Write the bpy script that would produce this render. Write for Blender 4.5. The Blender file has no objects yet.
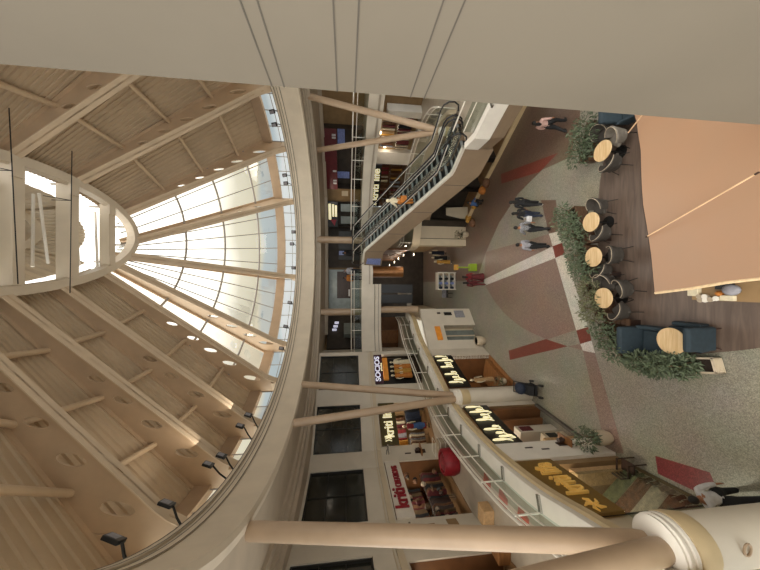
import bpy, bmesh, math, random
from mathutils import Vector, Matrix
random.seed(7)
C = bpy.context.scene.collection
H = 9.8                      # eye height above the ground floor
FPX, PITCH = 285.0, math.radians(6.8)
CP, SP = math.cos(PITCH), math.sin(PITCH)

def ray(x, y):
    a = (285 - y) / FPX; b = (x - 380) / FPX
    return Vector((a, CP - b * SP, -SP - b * CP))
def P(x, y, z):              # point of the photo on the level z
    d = ray(x, y); k = (z - H) / d.z
    return Vector((d.x * k, d.y * k, z))
def PD(x, y, Y):             # point of the photo at the distance Y
    d = ray(x, y); k = Y / d.y
    return Vector((d.x * k, Y, H + d.z * k))

# ------------------------------------------------------------------ materials
def lin(h):
    h = h.lstrip('#'); o = []
    for i in (0, 2, 4):
        c = int(h[i:i + 2], 16) / 255
        o.append(c / 12.92 if c <= .04045 else ((c + .055) / 1.055) ** 2.4)
    return (*o, 1)
MATS = {}
def mat(name, hexc, rough=.6, metal=0, var=.08, scale=3.0, emit=0, bump=0, spec=.5, hex2=None):
    m = bpy.data.materials.new(name); m.use_nodes = True
    nt = m.node_tree; b = nt.nodes['Principled BSDF']
    c = lin(hexc)
    b.inputs['Roughness'].default_value = rough
    b.inputs['Metallic'].default_value = metal
    b.inputs['Specular IOR Level'].default_value = spec
    tc = nt.nodes.new('ShaderNodeTexCoord'); n = nt.nodes.new('ShaderNodeTexNoise')
    n.inputs['Scale'].default_value = scale; n.inputs['Detail'].default_value = 6
    nt.links.new(tc.outputs['Object'], n.inputs['Vector'])
    r = nt.nodes.new('ShaderNodeValToRGB')
    c2 = lin(hex2) if hex2 else c
    lo = [max(0, v * (1 - var)) for v in c[:3]]; hi = [min(1, v * (1 + var)) for v in c2[:3]]
    r.color_ramp.elements[0].position = .35; r.color_ramp.elements[1].position = .65
    r.color_ramp.elements[0].color = (*lo, 1); r.color_ramp.elements[1].color = (*hi, 1)
    nt.links.new(n.outputs['Fac'], r.inputs['Fac']); nt.links.new(r.outputs['Color'], b.inputs['Base Color'])
    if bump:
        bp = nt.nodes.new('ShaderNodeBump'); bp.inputs['Strength'].default_value = bump
        nt.links.new(n.outputs['Fac'], bp.inputs['Height']); nt.links.new(bp.outputs['Normal'], b.inputs['Normal'])
    if emit:
        nt.links.new(r.outputs['Color'], b.inputs['Emission Color']); b.inputs['Emission Strength'].default_value = emit
    MATS[name] = m
    return m
def terrazzo(name, base, chip1, chip2, rough=.32):
    m = bpy.data.materials.new(name); m.use_nodes = True
    nt = m.node_tree; b = nt.nodes['Principled BSDF']; b.inputs['Roughness'].default_value = rough
    tc = nt.nodes.new('ShaderNodeTexCoord')
    v = nt.nodes.new('ShaderNodeTexVoronoi'); v.inputs['Scale'].default_value = 48
    nt.links.new(tc.outputs['Object'], v.inputs['Vector'])
    r = nt.nodes.new('ShaderNodeValToRGB'); e = r.color_ramp.elements
    e[0].position = .2; e[0].color = lin(chip1); e[1].position = .9; e[1].color = lin(chip2)
    x = e.new(.45); x.color = lin(base); x = e.new(.7); x.color = lin(base)
    s = nt.nodes.new('ShaderNodeSeparateColor'); nt.links.new(v.outputs['Color'], s.inputs['Color'])
    nt.links.new(s.outputs['Red'], r.inputs['Fac'])
    n = nt.nodes.new('ShaderNodeTexNoise'); n.inputs['Scale'].default_value = .7; n.inputs['Detail'].default_value = 5
    nt.links.new(tc.outputs['Object'], n.inputs['Vector'])
    mx = nt.nodes.new('ShaderNodeMix'); mx.data_type = 'RGBA'; mx.blend_type = 'MULTIPLY'; mx.inputs[0].default_value = .3
    nt.links.new(r.outputs['Color'], mx.inputs[6]); nt.links.new(n.outputs['Color'], mx.inputs[7])
    hs = nt.nodes.new('ShaderNodeHueSaturation'); hs.inputs['Saturation'].default_value = .9; hs.inputs['Value'].default_value = 1.15
    nt.links.new(mx.outputs[2], hs.inputs['Color']); nt.links.new(hs.outputs['Color'], b.inputs['Base Color'])
    MATS[name] = m; return m
def wood(name, c1, c2, rough=.45, scale=(1.2, 14, 14), rot=0):
    m = bpy.data.materials.new(name); m.use_nodes = True
    nt = m.node_tree; b = nt.nodes['Principled BSDF']; b.inputs['Roughness'].default_value = rough
    tc = nt.nodes.new('ShaderNodeTexCoord'); mp = nt.nodes.new('ShaderNodeMapping')
    mp.inputs['Scale'].default_value = scale; mp.inputs['Rotation'].default_value = (0, 0, rot)
    nt.links.new(tc.outputs['Object'], mp.inputs['Vector'])
    n = nt.nodes.new('ShaderNodeTexNoise'); n.inputs['Scale'].default_value = 1; n.inputs['Detail'].default_value = 8; n.inputs['Distortion'].default_value = .6
    nt.links.new(mp.outputs['Vector'], n.inputs['Vector'])
    r = nt.nodes.new('ShaderNodeValToRGB'); r.color_ramp.elements[0].position = .32; r.color_ramp.elements[1].position = .68
    r.color_ramp.elements[0].color = lin(c1); r.color_ramp.elements[1].color = lin(c2)
    nt.links.new(n.outputs['Fac'], r.inputs['Fac']); nt.links.new(r.outputs['Color'], b.inputs['Base Color'])
    MATS[name] = m; return m
def glass(name, tint, gloss=.3, rough=.03):
    m = bpy.data.materials.new(name); m.use_nodes = True
    nt = m.node_tree; nt.nodes.remove(nt.nodes['Principled BSDF']); o = nt.nodes['Material Output']
    t = nt.nodes.new('ShaderNodeBsdfTransparent'); t.inputs['Color'].default_value = lin(tint)
    g = nt.nodes.new('ShaderNodeBsdfGlossy'); g.inputs['Roughness'].default_value = rough
    lw = nt.nodes.new('ShaderNodeFresnel'); lw.inputs['IOR'].default_value = 1.45
    nz = nt.nodes.new('ShaderNodeTexNoise'); nz.inputs['Scale'].default_value = 2
    bp = nt.nodes.new('ShaderNodeBump'); bp.inputs['Strength'].default_value = .02
    nt.links.new(nz.outputs['Fac'], bp.inputs['Height']); nt.links.new(bp.outputs['Normal'], g.inputs['Normal'])
    mx = nt.nodes.new('ShaderNodeMixShader')
    ml = nt.nodes.new('ShaderNodeMath'); ml.operation = 'MULTIPLY'; ml.inputs[1].default_value = gloss
    nt.links.new(lw.outputs['Fac'], ml.inputs[0]); nt.links.new(ml.outputs[0], mx.inputs['Fac'])
    nt.links.new(t.outputs['BSDF'], mx.inputs[1]); nt.links.new(g.outputs['BSDF'], mx.inputs[2]); nt.links.new(mx.outputs['Shader'], o.inputs['Surface'])
    MATS[name] = m; return m

mat('ring_paint', '#cdc0ab', .5, var=.05, scale=1.2)
mat('soffit_paint', '#b3a591', .6, var=.06, scale=1.5)
mat('rib_paint', '#c0a78a', .5, var=.07, scale=1.5)
mat('flange_paint', '#cdb89c', .5, var=.05, scale=2)
mat('panel_metal', '#c0ab8f', .5, var=.06, scale=1.1)
mat('tube_paint', '#c9b294', .45, var=.05, scale=2)
mat('strut_paint', '#ac947a', .42, var=.06, scale=1.6)
mat('mullion', '#9a938a', .5, var=.05)
mat('wall_paint', '#cdc4b4', .6, var=.05, scale=1.0)
mat('wall_cream', '#c9baa0', .6, var=.05, scale=1.2)
mat('curb_white', '#e6e0d5', .5, var=.05, scale=1.5)
mat('moulding_tan', '#cbb68f', .5, var=.07, scale=2)
mat('panel_grey', '#7a7265', .55, var=.035, scale=.8)
mat('groove_dark', '#5a544c', .7)
mat('clad_brown', '#8d7963', .4, var=.06, scale=1.5)
mat('steel', '#b9b7b2', .25, .9, var=.04)
mat('rail_steel', '#e6e1d6', .3, .3, var=.04)
mat('black_rubber', '#17171a', .4)
mat('black_metal', '#1d1c1b', .4, .3)
mat('dark_frame', '#2b2a28', .4, .3)
mat('step_dark', '#111416', .5, .1, var=.1)
mat('step_nose', '#8f9493', .5, .2)
mat('window_dark', '#26261f', .12, 0, var=.25, scale=1.3, spec=.6)
mat('black_sign', '#15120f', .35)
mat('gold_sign', '#7d6027', .4, .2, var=.08)
mat('olive_sign', '#4a3f14', .45, .1, var=.1)
mat('plum_sign', '#3a0f22', .4, var=.1)
mat('maroon_sign', '#5c1a20', .4, var=.1)
mat('white_panel', '#d8d0c4', .5, var=.04)
mat('letter_lit', '#fff3c4', .4, emit=1.0, var=.02)
mat('letter_white', '#e9e9ff', .4, emit=.8, var=.02)
mat('letter_gold', '#e3b45c', .3, .1, emit=.25, var=.06)
mat('letter_red', '#8e1022', .4, var=.05)
mat('lamp_glow', '#ffe9c2', .4, emit=9, var=.01)
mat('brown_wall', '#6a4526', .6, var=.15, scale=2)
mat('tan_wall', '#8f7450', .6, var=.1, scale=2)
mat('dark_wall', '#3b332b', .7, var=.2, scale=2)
mat('shop_floor', '#8a6a48', .4, var=.12, scale=3)
mat('gallery_floor', '#a59a8a', .35, var=.07, scale=3)
mat('red_tile', '#a04c38', .4, var=.1, scale=4)
mat('teal_fabric', '#24323a', .8, var=.12, scale=9, bump=.1)
mat('chair_fabric', '#423d37', .75, var=.12, scale=9, bump=.1); mat('chair_pale', '#7b746a', .75, var=.12, scale=9)
mat('kiosk_roof', '#a08066', .3, var=.05, scale=1.4, hex2='#9b7a60')
mat('kiosk_trim', '#d9bf98', .5, var=.12, scale=12)
mat('rod_wood', '#d6b48f', .4, var=.1)
mat('leaf_green', '#535f46', .55, var=.35, scale=7)
mat('leaf_dark', '#4c5840', .55, var=.35, scale=7)
mat('leaf_olive', '#66684a', .55, var=.3, scale=6)
mat('stem_brown', '#5d4a33', .8, var=.2)
mat('soil', '#2e231a', .9, var=.3, scale=20)
mat('pot_white', '#c6b79f', .5, var=.06)
mat('skin', '#9a6a4c', .5, var=.06, scale=6)
mat('hair', '#15110f', .6, var=.2, scale=20)
mat('cloth_black', '#191a1d', .8, var=.2, scale=12)
mat('cloth_navy', '#232b3d', .8, var=.2, scale=12)
mat('cloth_white', '#c9c9cb', .8, var=.08, scale=14)
mat('cloth_pink', '#c9a69d', .8, var=.1, scale=14)
mat('cloth_blue', '#3e5f94', .8, var=.15, scale=10)
mat('cloth_red', '#7a2026', .8, var=.25, scale=9)
mat('cloth_maroon', '#571f22', .85, var=.3, scale=9)
mat('cloth_orange', '#b8732f', .8, var=.15, scale=10)
mat('cloth_cream', '#d8cdb0', .8, var=.1, scale=10)
mat('cloth_grey', '#8d8c92', .8, var=.15, scale=10)
mat('cloth_check', '#77777a', .8, var=.6, scale=26)
mat('cloth_beige', '#b6946a', .8, var=.12, scale=10)
mat('cloth_ochre', '#b98a3c', .8, var=.15, scale=10)
mat('cloth_green', '#6d8a34', .7, var=.1, scale=10)
mat('cloth_brown', '#6b4a33', .8, var=.3, scale=8)
mat('cloth_pale', '#a89a86', .8, var=.2, scale=8)
mat('shoe', '#c3beb6', .6)
mat('shoe_dark', '#1f1b19', .5)
mat('eye', '#0d0b0a', .2)
mat('bin_red', '#8a1220', .5, var=.15, scale=6)
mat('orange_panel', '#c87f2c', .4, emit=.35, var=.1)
mat('lime_plastic', '#8ea92c', .5, var=.08)
mat('cup_white', '#e4ded2', .35, var=.03)
mat('screen_blue', '#7482b5', .3, emit=.12, var=.2, scale=8)
mat('copper_panel', '#a87445', .35, .4, var=.15)
mat('door_grey', '#7d8480', .3, .2, var=.1)
terrazzo('tz_grey', '#8f8978', '#7b7566', '#a09a88')
terrazzo('tz_pink', '#887061', '#786153', '#978070')
terrazzo('tz_brown', '#6f5847', '#624c3c', '#7e6655')
terrazzo('tz_white', '#cfc8b8', '#b5ae9f', '#e0dacb')
terrazzo('tz_red', '#79321f', '#6c2a1b', '#843d29')
terrazzo('tz_crimson', '#7c2226', '#691b20', '#8d2e30')
wood('cafe_floor', '#584a41', '#6f5f54', .38, (.9, 9, 9), 1.2)
wood('table_wood', '#caa878', '#dfc498', .4, (2, 18, 18))
wood('slat_wood', '#4a3526', '#664a35', .55, (2, 20, 20))
wood('dark_wood', '#2c1d17', '#402b22', .45, (2, 20, 20))
wood('warm_wood', '#7a4f2c', '#96683c', .5, (2, 10, 10))
glass('sky_glass', '#f1f4f3'); glass('rail_glass', '#d6e2dc', .5); glass('shop_glass', '#eef2ee', .15); glass('clear_glass', '#f2f6f4', .12)

# ------------------------------------------------------------------ mesh builder
class MB:
    def __init__(s): s.v = []; s.f = []
    def add(s, vs, fs):
        o = len(s.v); s.v += [Vector(v) for v in vs]; s.f += [[o + i for i in f] for f in fs]; return s
    def hexa(s, p):          # four bottom points, four top points
        return s.add(p, [(3, 2, 1, 0), (4, 5, 6, 7), (0, 1, 5, 4), (1, 2, 6, 5), (2, 3, 7, 6), (3, 0, 4, 7)])
    def box(s, x0, x1, y0, y1, z0, z1):
        return s.hexa([(x0, y0, z0), (x1, y0, z0), (x1, y1, z0), (x0, y1, z0), (x0, y0, z1), (x1, y0, z1), (x1, y1, z1), (x0, y1, z1)])
    def poly(s, pts): return s.add(pts, [list(range(len(pts)))])
    def prism(s, pts, z0, z1):
        n = len(pts)
        return s.add([(p[0], p[1], z0) for p in pts] + [(p[0], p[1], z1) for p in pts],
                     [list(range(n - 1, -1, -1)), list(range(n, 2 * n))] + [(i, (i + 1) % n, n + (i + 1) % n, n + i) for i in range(n)])
    def strip(s, rows, closed=False):
        n = len(rows[0]); fs = []
        for r in range(len(rows) - 1):
            for i in range(n if closed else n - 1):
                j = (i + 1) % n; fs.append((r * n + i, r * n + j, (r + 1) * n + j, (r + 1) * n + i))
        return s.add([p for r in rows for p in r], fs)
    def tube(s, pts, r, n=8, caps=True):
        pts = [Vector(p) for p in pts]; rows = []; u = None
        for i, p in enumerate(pts):
            d = (pts[min(i + 1, len(pts) - 1)] - pts[max(i - 1, 0)]).normalized()
            if u is None: u = d.orthogonal().normalized()
            u = (u - d * u.dot(d)).normalized(); w = d.cross(u)
            rr = r[i] if isinstance(r, (list, tuple)) else r
            rows.append([p + (u * math.cos(2 * math.pi * k / n) + w * math.sin(2 * math.pi * k / n)) * rr for k in range(n)])
        o = len(s.v); s.strip(rows, True)
        if caps:
            s.f.append([o + k for k in range(n - 1, -1, -1)]); e = o + (len(rows) - 1) * n; s.f.append([e + k for k in range(n)])
        return s
    def lathe(s, prof, c=(0, 0, 0), n=20):
        c = Vector(c); o = len(s.v)
        s.strip([[c + Vector((r * math.cos(2 * math.pi * k / n), r * math.sin(2 * math.pi * k / n), z)) for k in range(n)] for r, z in prof], True)
        s.f.append([o + k for k in range(n - 1, -1, -1)]); e = o + (len(prof) - 1) * n; s.f.append([e + k for k in range(n)])
        return s
    def ball(s, c, r, n=10, m=7):
        r = r if isinstance(r, (tuple, list)) else (r, r, r); c = Vector(c)
        prof = [(math.sin(math.pi * i / m), -math.cos(math.pi * i / m)) for i in range(m + 1)]
        return s.strip([[c + Vector((max(q, .001) * r[0] * math.cos(2 * math.pi * k / n), max(q, .001) * r[1] * math.sin(2 * math.pi * k / n), z * r[2])) for k in range(n)] for q, z in prof], True)
    def build(s, name, m, parent=None, smooth=False, bevel=0, world=True, keep=False):
        vs = s.v; loc = Vector((0, 0, 0))
        if parent is not None:
            if world: vs = [v - W[parent.name] for v in vs]
        elif not keep:
            zs = min(v.z for v in vs); loc = Vector((sum(v.x for v in vs) / len(vs), sum(v.y for v in vs) / len(vs), zs))
            vs = [v - loc for v in vs]
        me = bpy.data.meshes.new(name); me.from_pydata([tuple(v) for v in vs], [], s.f)
        bm = bmesh.new(); bm.from_mesh(me)
        bmesh.ops.recalc_face_normals(bm, faces=bm.faces[:]); bm.to_mesh(me); bm.free()
        me.materials.append(MATS[m])
        if smooth:
            for p in me.polygons: p.use_smooth = True
            try: me.set_sharp_from_angle(angle=math.radians(40))
            except Exception: pass
        o = bpy.data.objects.new(name, me); C.objects.link(o); o.location = loc
        if parent is not None: o.parent = parent
        W[o.name] = loc if parent is None else (W[parent.name] if world else Vector((0, 0, 0)))
        if bevel:
            b = o.modifiers.new('bevel', 'BEVEL'); b.width = bevel; b.segments = 2; b.limit_method = 'ANGLE'
        return o
W = {}
def thing(name, label, cat, loc=(0, 0, 0), rz=0, group=None):
    o = bpy.data.objects.new(name, None); C.objects.link(o); o.empty_display_size = .1
    o.location = loc; o.rotation_euler = (0, 0, rz); W[o.name] = Vector(loc)
    return tag(o, label, cat, group)
def tag(o, label, cat, group=None):
    o['label'] = label; o['category'] = cat; o['kind'] = 'thing'
    if group: o['group'] = group
    return o
def struct(o): o['kind'] = 'structure'; return o
def stuff(o, label, cat): o['label'] = label; o['category'] = cat; o['kind'] = 'stuff'; return o
def copy_tree(o, parent=None):
    c = o.copy(); C.objects.link(c)
    if parent is not None: c.parent = parent
    for ch in list(o.children): copy_tree(ch, c)
    return c
def catmull(pts, n=6):
    pts = [Vector(p) for p in pts]; out = []
    for i in range(len(pts) - 1):
        a = pts[max(i - 1, 0)]; b = pts[i]; c = pts[i + 1]; d = pts[min(i + 2, len(pts) - 1)]
        for k in range(n):
            t = k / n
            out.append(.5 * ((2 * b) + (c - a) * t + (2 * a - 5 * b + 4 * c - d) * t * t + (3 * b - a - 3 * c + d) * t ** 3))
    out.append(pts[-1]); return out
def offset2(pts, d):         # 2d polyline moved sideways (to its left for d > 0)
    out = []
    for i, p in enumerate(pts):
        t = (pts[min(i + 1, len(pts) - 1)] - pts[max(i - 1, 0)]).normalized()
        out.append(Vector((p.x - t.y * d, p.y + t.x * d)))
    return out
def sweep(mb, pts, prof, closed=False):   # prof: (sideways, z) pairs along a 2d polyline
    cols = [offset2(pts, d) for d, z in prof]
    return mb.strip([[Vector((cols[k][i].x, cols[k][i].y, prof[k][1])) for k in range(len(prof))] for i in range(len(pts))], closed)
class Fr:                    # a facade frame: s along (left to right as seen), d into the wall, z up
    def __init__(f, p0, p1):
        f.p = Vector((p0[0], p0[1], 0)); e = Vector((p1[0], p1[1], 0)) - f.p; f.L = e.length; f.t = e.normalized()
        f.n = Vector((-f.t.y, f.t.x, 0))
    def pt(f, s, d, z): return f.p + f.t * s + f.n * d + Vector((0, 0, z))
    def box(f, mb, s0, s1, d0, d1, z0, z1):
        return mb.hexa([f.pt(s0, d0, z0), f.pt(s1, d0, z0), f.pt(s1, d1, z0), f.pt(s0, d1, z0), f.pt(s0, d0, z1), f.pt(s1, d0, z1), f.pt(s1, d1, z1), f.pt(s0, d1, z1)])
def text(name, body, m, size, fr=None, s=0, d=0, z=0, parent=None, depth=.02, shear=0, width=None, rot=0):
    cu = bpy.data.curves.new(name, 'FONT'); cu.body = body; cu.size = size; cu.extrude = depth; cu.shear = shear
    cu.align_x = 'CENTER'; cu.align_y = 'CENTER'; cu.offset = size * .018
    cu.materials.append(MATS[m])
    tmp = bpy.data.objects.new('tmp_text', cu); C.objects.link(tmp)
    me = bpy.data.meshes.new_from_object(tmp.evaluated_get(bpy.context.evaluated_depsgraph_get()))
    bpy.data.objects.remove(tmp); bpy.data.curves.remove(cu)
    me.materials.clear(); me.materials.append(MATS[m])
    if width:
        xs = [v.co.x for v in me.vertices]; k = width / max(max(xs) - min(xs), 1e-3)
        for v in me.vertices: v.co.x *= k
    o = bpy.data.objects.new(name, me); C.objects.link(o)
    p = fr.pt(s, d, z); M = Matrix((fr.t, Vector((0, 0, 1)), -fr.n)).transposed().to_4x4()
    if rot: M = M @ Matrix.Rotation(rot, 4, 'Z')
    M.translation = p - W[parent.name]
    o.parent = parent; o.matrix_local = M
    return o
def cross(line, y, x=370):   # where the line of sight of a photo row meets a plan polyline
    d = ray(x, y); d = Vector((d.x, d.y)).normalized()
    for a, b in zip(line, line[1:]):
        e = b - a; den = d.x * e.y - d.y * e.x
        if abs(den) < 1e-9: continue
        t = (a.x * e.y - a.y * e.x) / den; u = (a.x * d.y - a.y * d.x) / den
        if t > 0 and -1e-6 <= u <= 1 + 1e-6: return d * t
    raise ValueError(('no crossing', y))
LAMPS = []
def lamp(name, loc, power, color=(1, .86, .68), size=.6, down=True, typ='AREA'):
    l = bpy.data.lights.new(name, typ); l.energy = power; l.color = color
    if typ == 'AREA': l.size = size
    else: l.shadow_soft_size = size
    o = bpy.data.objects.new(name, l); C.objects.link(o); o.location = loc
    return o
SKY, SUN, EXPO, FLOOD, BACKSKY = 4.2, 0.3, -0.76, 26, 3.0
# ------------------------------------------------------------------ levels
F1, F1B, F2, F2B, RB, RT = 4.5, 4.05, 8.4, 7.85, 12.1, 13.45
# ------------------------------------------------------------------ ground floor
mb = MB(); mb.box(-14, 20, -3, 42, -.3, 0); struct(mb.build('floor', 'tz_grey', keep=True))
def inlay(m, pix, lift):
    pts = [P(x, y, 0) for x, y in pix]
    b = MB(); b.prism([(p.x, p.y) for p in pts], 0, lift); struct(b.build('floor_inlay', m, keep=True))
brown = [P(x, y, 0) for x, y in ((486, 252), (499, 223), (518, 194), (535, 177), (558, 155), (572, 149), (580, 118), (580, 60))]
b = MB(); b.prism([(p.x, p.y) for p in brown] + [(19, 8), (19, 41), (0.4, 41), (.35, 20.5)], 0, .002); struct(b.build('floor_inlay', 'tz_brown', keep=True))
inlay('tz_pink', [(485, 285.5), (495, 302), (505, 314), (518, 325), (530, 332), (547, 339.5), (576, 330), (555, 258)], .002)
inlay('tz_pink', [(484, 279.5), (486, 252), (549, 234), (552.6, 246.3)], .003)
inlay('tz_brown', [(541, 200), (549, 234), (558, 231.6), (556, 200)], .003)
inlay('tz_brown', [(557.5, 152.5), (571, 148.5), (573, 156), (540, 171)], .003)
inlay('tz_white', [(484, 279.5), (552.6, 246.3), (555.4, 258), (485, 285.5)], .004)
inlay('tz_red', [(552.6, 246.3), (562, 242.7), (565, 254), (555.4, 258)], .004)
inlay('tz_white', [(549, 233.7), (558, 231.6), (562, 242.7), (552.6, 246.3)], .004)
inlay('tz_white', [(555.4, 258), (565, 254), (588, 327), (576.3, 330.4)], .004)
inlay('tz_red', [(576.3, 330.4), (588, 327), (591.5, 340.6), (580.4, 344)], .004)
inlay('tz_white', [(580.4, 344), (591.5, 340.6), (595, 353), (583, 350.6)], .004)
inlay('tz_pink', [(583, 350.6), (595, 353), (623.7, 453), (607, 453)], .004)
inlay('tz_pink', [(567.8, 346.3), (580.4, 344), (583, 350.6)], .004)
inlay('tz_red', [(508.6, 350.6), (545.8, 339), (567.8, 346.3), (510, 360)], .004)
inlay('tz_red', [(501, 174), (501.6, 183.7), (539.5, 172), (558.4, 152.7)], .005)
inlay('tz_crimson', [(655.4, 455.8), (710, 472.4), (714, 482), (695, 491), (658, 473.6)], .004)
deck = [P(x, y, 0) for x, y in ((600, 100), (606, 140), (604, 160), (600, 182), (598, 203), (597, 235), (601, 270), (609, 305), (622, 348), (660, 353), (700, 354), (735, 351), (760, 348))]
b = MB(); b.prism([(p.x, p.y) for p in deck] + [(-1.2, 4.2), (9, 4.2), (9, 9.6)], 0, .006); struct(b.build('floor_cafe', 'cafe_floor', keep=True))

# ------------------------------------------------------------------ plan lines
V2 = lambda l: [Vector(p) for p in l]
WALL = catmull(V2([(-5.4, 2.6), (-6.8, 4.2), (-8.1, 6.5), (-9.1, 9.2), (-9.7, 12.2), (-9.5, 16.0), (-7.6, 18.75), (-5.0, 21.3)]), 8)
EDGE = catmull(V2([(-3.75, 2.0), (-4.85, 3.9), (-5.5, 5.9), (-6.02, 7.7), (-6.38, 10.1), (-6.5, 12.7), (-6.2, 15.0), (-5.55, 17.0), (-4.2, 21.0), (-2.95, 23.1), (-2.6, 24.5)]), 6)
GLINE = V2([(-2.5, 1.2), (-4.9, 4.6)] + [tuple(P(x, y, 0).to_2d()) for x, y in ((735, 517), (680, 489), (651, 474), (618, 457), (587, 440), (538, 404), (517, 385), (483, 347), (471, 325), (469, 308))] + [(-1.0, 23.2)])
BALC = catmull(V2([(11.5, 9.5), (10.4, 13.5), (9.5, 16.2), (8.7, 18.4), (7.3, 21.2), (4.8, 22.6), (3.6, 22.75), (1.4, 21.8), (-.3, 21.9), (-3.5, 22.0), (-5.0, 21.35)]), 6)
BACK2 = V2([(-6.0, 26.0), (-4.5, 29.3), (4.5, 29.6), (8.2, 28.2), (12.2, 25.0), (15.5, 19.5), (17, 13)])
BACK1 = V2([(3.4, 28.6), (5.2, 28.3), (7.9, 26.5), (10.2, 24.2), (12.3, 20.4), (14, 15)])

# first gallery floor, left side, with its edge and mouldings
b = MB(); b.prism([(p.x, p.y) for p in EDGE] + [(-2.6, 29), (-13, 29), (-14, 12), (-11, 1)], F1B, F1); struct(b.build('floor_gallery_left', 'gallery_floor', keep=True))
b = MB(); sweep(b, EDGE, [(.05, F1 - .12), (-.22, F1 - .1), (-.25, F1 - .05), (-.25, F1 + .12), (-.21, F1 + .14), (.26, F1 + .14), (.28, F1)]); struct(b.build('trim_gallery_curb', 'curb_white', keep=True, smooth=True))
b = MB(); sweep(b, EDGE, [(.1, F1 - .12), (-.22, F1 - .1), (-.28, F1 - .16), (-.24, F1 - .28), (-.24, F1 - .42), (-.18, F1 - .47), (.1, F1B - .02)]); struct(b.build('trim_gallery_moulding', 'moulding_tan', keep=True, smooth=True))
# red tile squares in the gallery floor
for x, y in ((503, 500), (523, 519), (487, 483)):
    q = P(x, y, F1); b = MB(); b.prism([(q.x + dx, q.y + dy) for dx, dy in ((-.3, -.22), (.22, -.3), (.3, .22), (-.22, .3))], F1, F1 + .004); struct(b.build('floor_tile', 'red_tile', keep=True))

# first gallery floor, right side
N_ = Vector((.908, .418)); E_ = Vector((-.418, .908)); ESC0 = Vector((6.04, 12.06)); ESCL = 10.4
REDGE = V2([(16, 8.0), (7.0, 8.3), (6.5, 9.6), (5.95, 11.0), (6.0, 12.0)])
pb = ESC0 + N_ * 2.35
REDGE2 = catmull([pb, Vector((8.9, 14.4)), Vector((9.1, 16.2)), Vector((8.6, 18.6)), Vector((7.2, 20.9)), Vector((4.6, 21.5)), Vector((3.2, 22.3)), Vector((3.0, 24))], 5)
b = MB(); b.prism([(p.x, p.y) for p in REDGE + REDGE2] + [(3, 28.9), (19, 28.9), (19, 8)], F1B, F1); struct(b.build('floor_gallery_right', 'gallery_floor', keep=True))
b = MB(); sweep(b, REDGE[:0:-1], [(.0, F1 - .5), (-.03, F1 - .5), (-.03, F1 + .14), (.25, F1 + .14), (.25, F1)]); struct(b.build('trim_landing_curb', 'curb_white', keep=True))
b = MB(); sweep(b, REDGE[:0:-1], [(.5, F1 - 1.15), (.12, F1 - 1.15), (.0, F1 - .5), (.3, F1 - .5)]); struct(b.build('trim_landing_fascia', 'clad_brown', keep=True))
b = MB(); sweep(b, REDGE2[::-1], [(0, F1B - .05), (-.04, F1B - .05), (-.04, F1 + .1), (.15, F1 + .1), (.15, F1)]); struct(b.build('trim_gallery_edge', 'wall_cream', keep=True))

# second gallery: floor, curb, deep beam over the corridor
b = MB(); b.prism([(p.x, p.y) for p in BALC] + [(-6.6, 26), (-4.5, 30.5), (5, 30.5), (19, 26), (19, 9.5)], F2B + .1, F2); struct(b.build('floor_gallery_back', 'gallery_floor', keep=True))
b = MB(); sweep(b, BALC[::-1], [(.3, F2B - .1), (.02, F2B - .1), (.02, F2B + .2), (-.02, F2B + .22), (-.02, F2 + .2), (.25, F2 + .2), (.25, F2)]); struct(b.build('trim_balcony_curb', 'wall_paint', keep=True))
i0 = min(range(len(BALC)), key=lambda i: (BALC[i] - Vector((.1, 21.9))).length)
b = MB(); sweep(b, BALC[i0:][::-1], [(-.05, F2 + .22), (-.05, F2B - .25), (0, F2B - .3), (0, F2B - .75), (.5, F2B - .75)]); o = struct(b.build('beam_balcony', 'wall_paint', keep=True))
for dz in (-.25, -.55):
    b = MB(); sweep(b, BALC[i0:][::-1], [(-.055, F2B + dz), (-.06, F2B + dz), (-.06, F2B + dz + .03), (-.055, F2B + dz + .03)]); struct(b.build('trim_groove', 'groove_dark', keep=True))

# ------------------------------------------------------------------ roof ring
OUT = 1.0                            # the roof edge stands this far outside the ring
RC = Vector((1.87, 11.58)); RL = Vector((.1498, .9887)); RS = Vector((.9887, -.1498)); RA, RBB = 10.02, 7.88
def ell(deg, off=0):
    t = math.radians(deg); p = RC + RL * (RA * math.cos(t)) + RS * (RBB * math.sin(t))
    n = (RL * (math.cos(t) / RA) + RS * (math.sin(t) / RBB)).normalized()
    return p + n * off
LC = Vector((1.81, 9.78)); LL = Vector((.0995, .995)); LS = Vector((.995, -.0995)); LA, LB = 5.01, 1.93
def lell(deg, off=0):
    t = math.radians(deg); return LC + LL * ((LA + off) * math.cos(t)) + LS * ((LB + off) * math.sin(t))
ARC = [a for a in range(-148, 122, 3)]
def ring(prof, name, m, smooth=True):
    mb = MB(); mb.strip([[Vector((*ell(a, d(a) if callable(d) else d), z)) for d, z in prof] for a in ARC])
    return struct(mb.build(name, m, keep=True, smooth=smooth))
ring([(.3, RB - .0), (.12, RB - .03), (.0, RB + .02), (0, RB + .06), (.03, RB + .08), (.03, RT - .42), (.0, RT - .4), (.0, RT - .28), (.03, RT - .27), (.03, RT - .15), (0, RT - .14), (-.03, RT - .1), (-.03, RT), (OUT + .2, RT + .02), (OUT + .2, RT - .6)], 'beam_ring', 'ring_paint', False)
for dz in (-.42, -.27, -.145, -.02):
    ring([(-.034 if dz > -.15 else -.004, RT + dz - .012), (-.036 if dz > -.15 else -.006, RT + dz + .012)], 'trim_groove', 'groove_dark')
def dout(a):
    t = abs(a + 100); return 3.2 if t < 40 else max(1.3, 3.2 - (t - 40) * .05)
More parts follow.
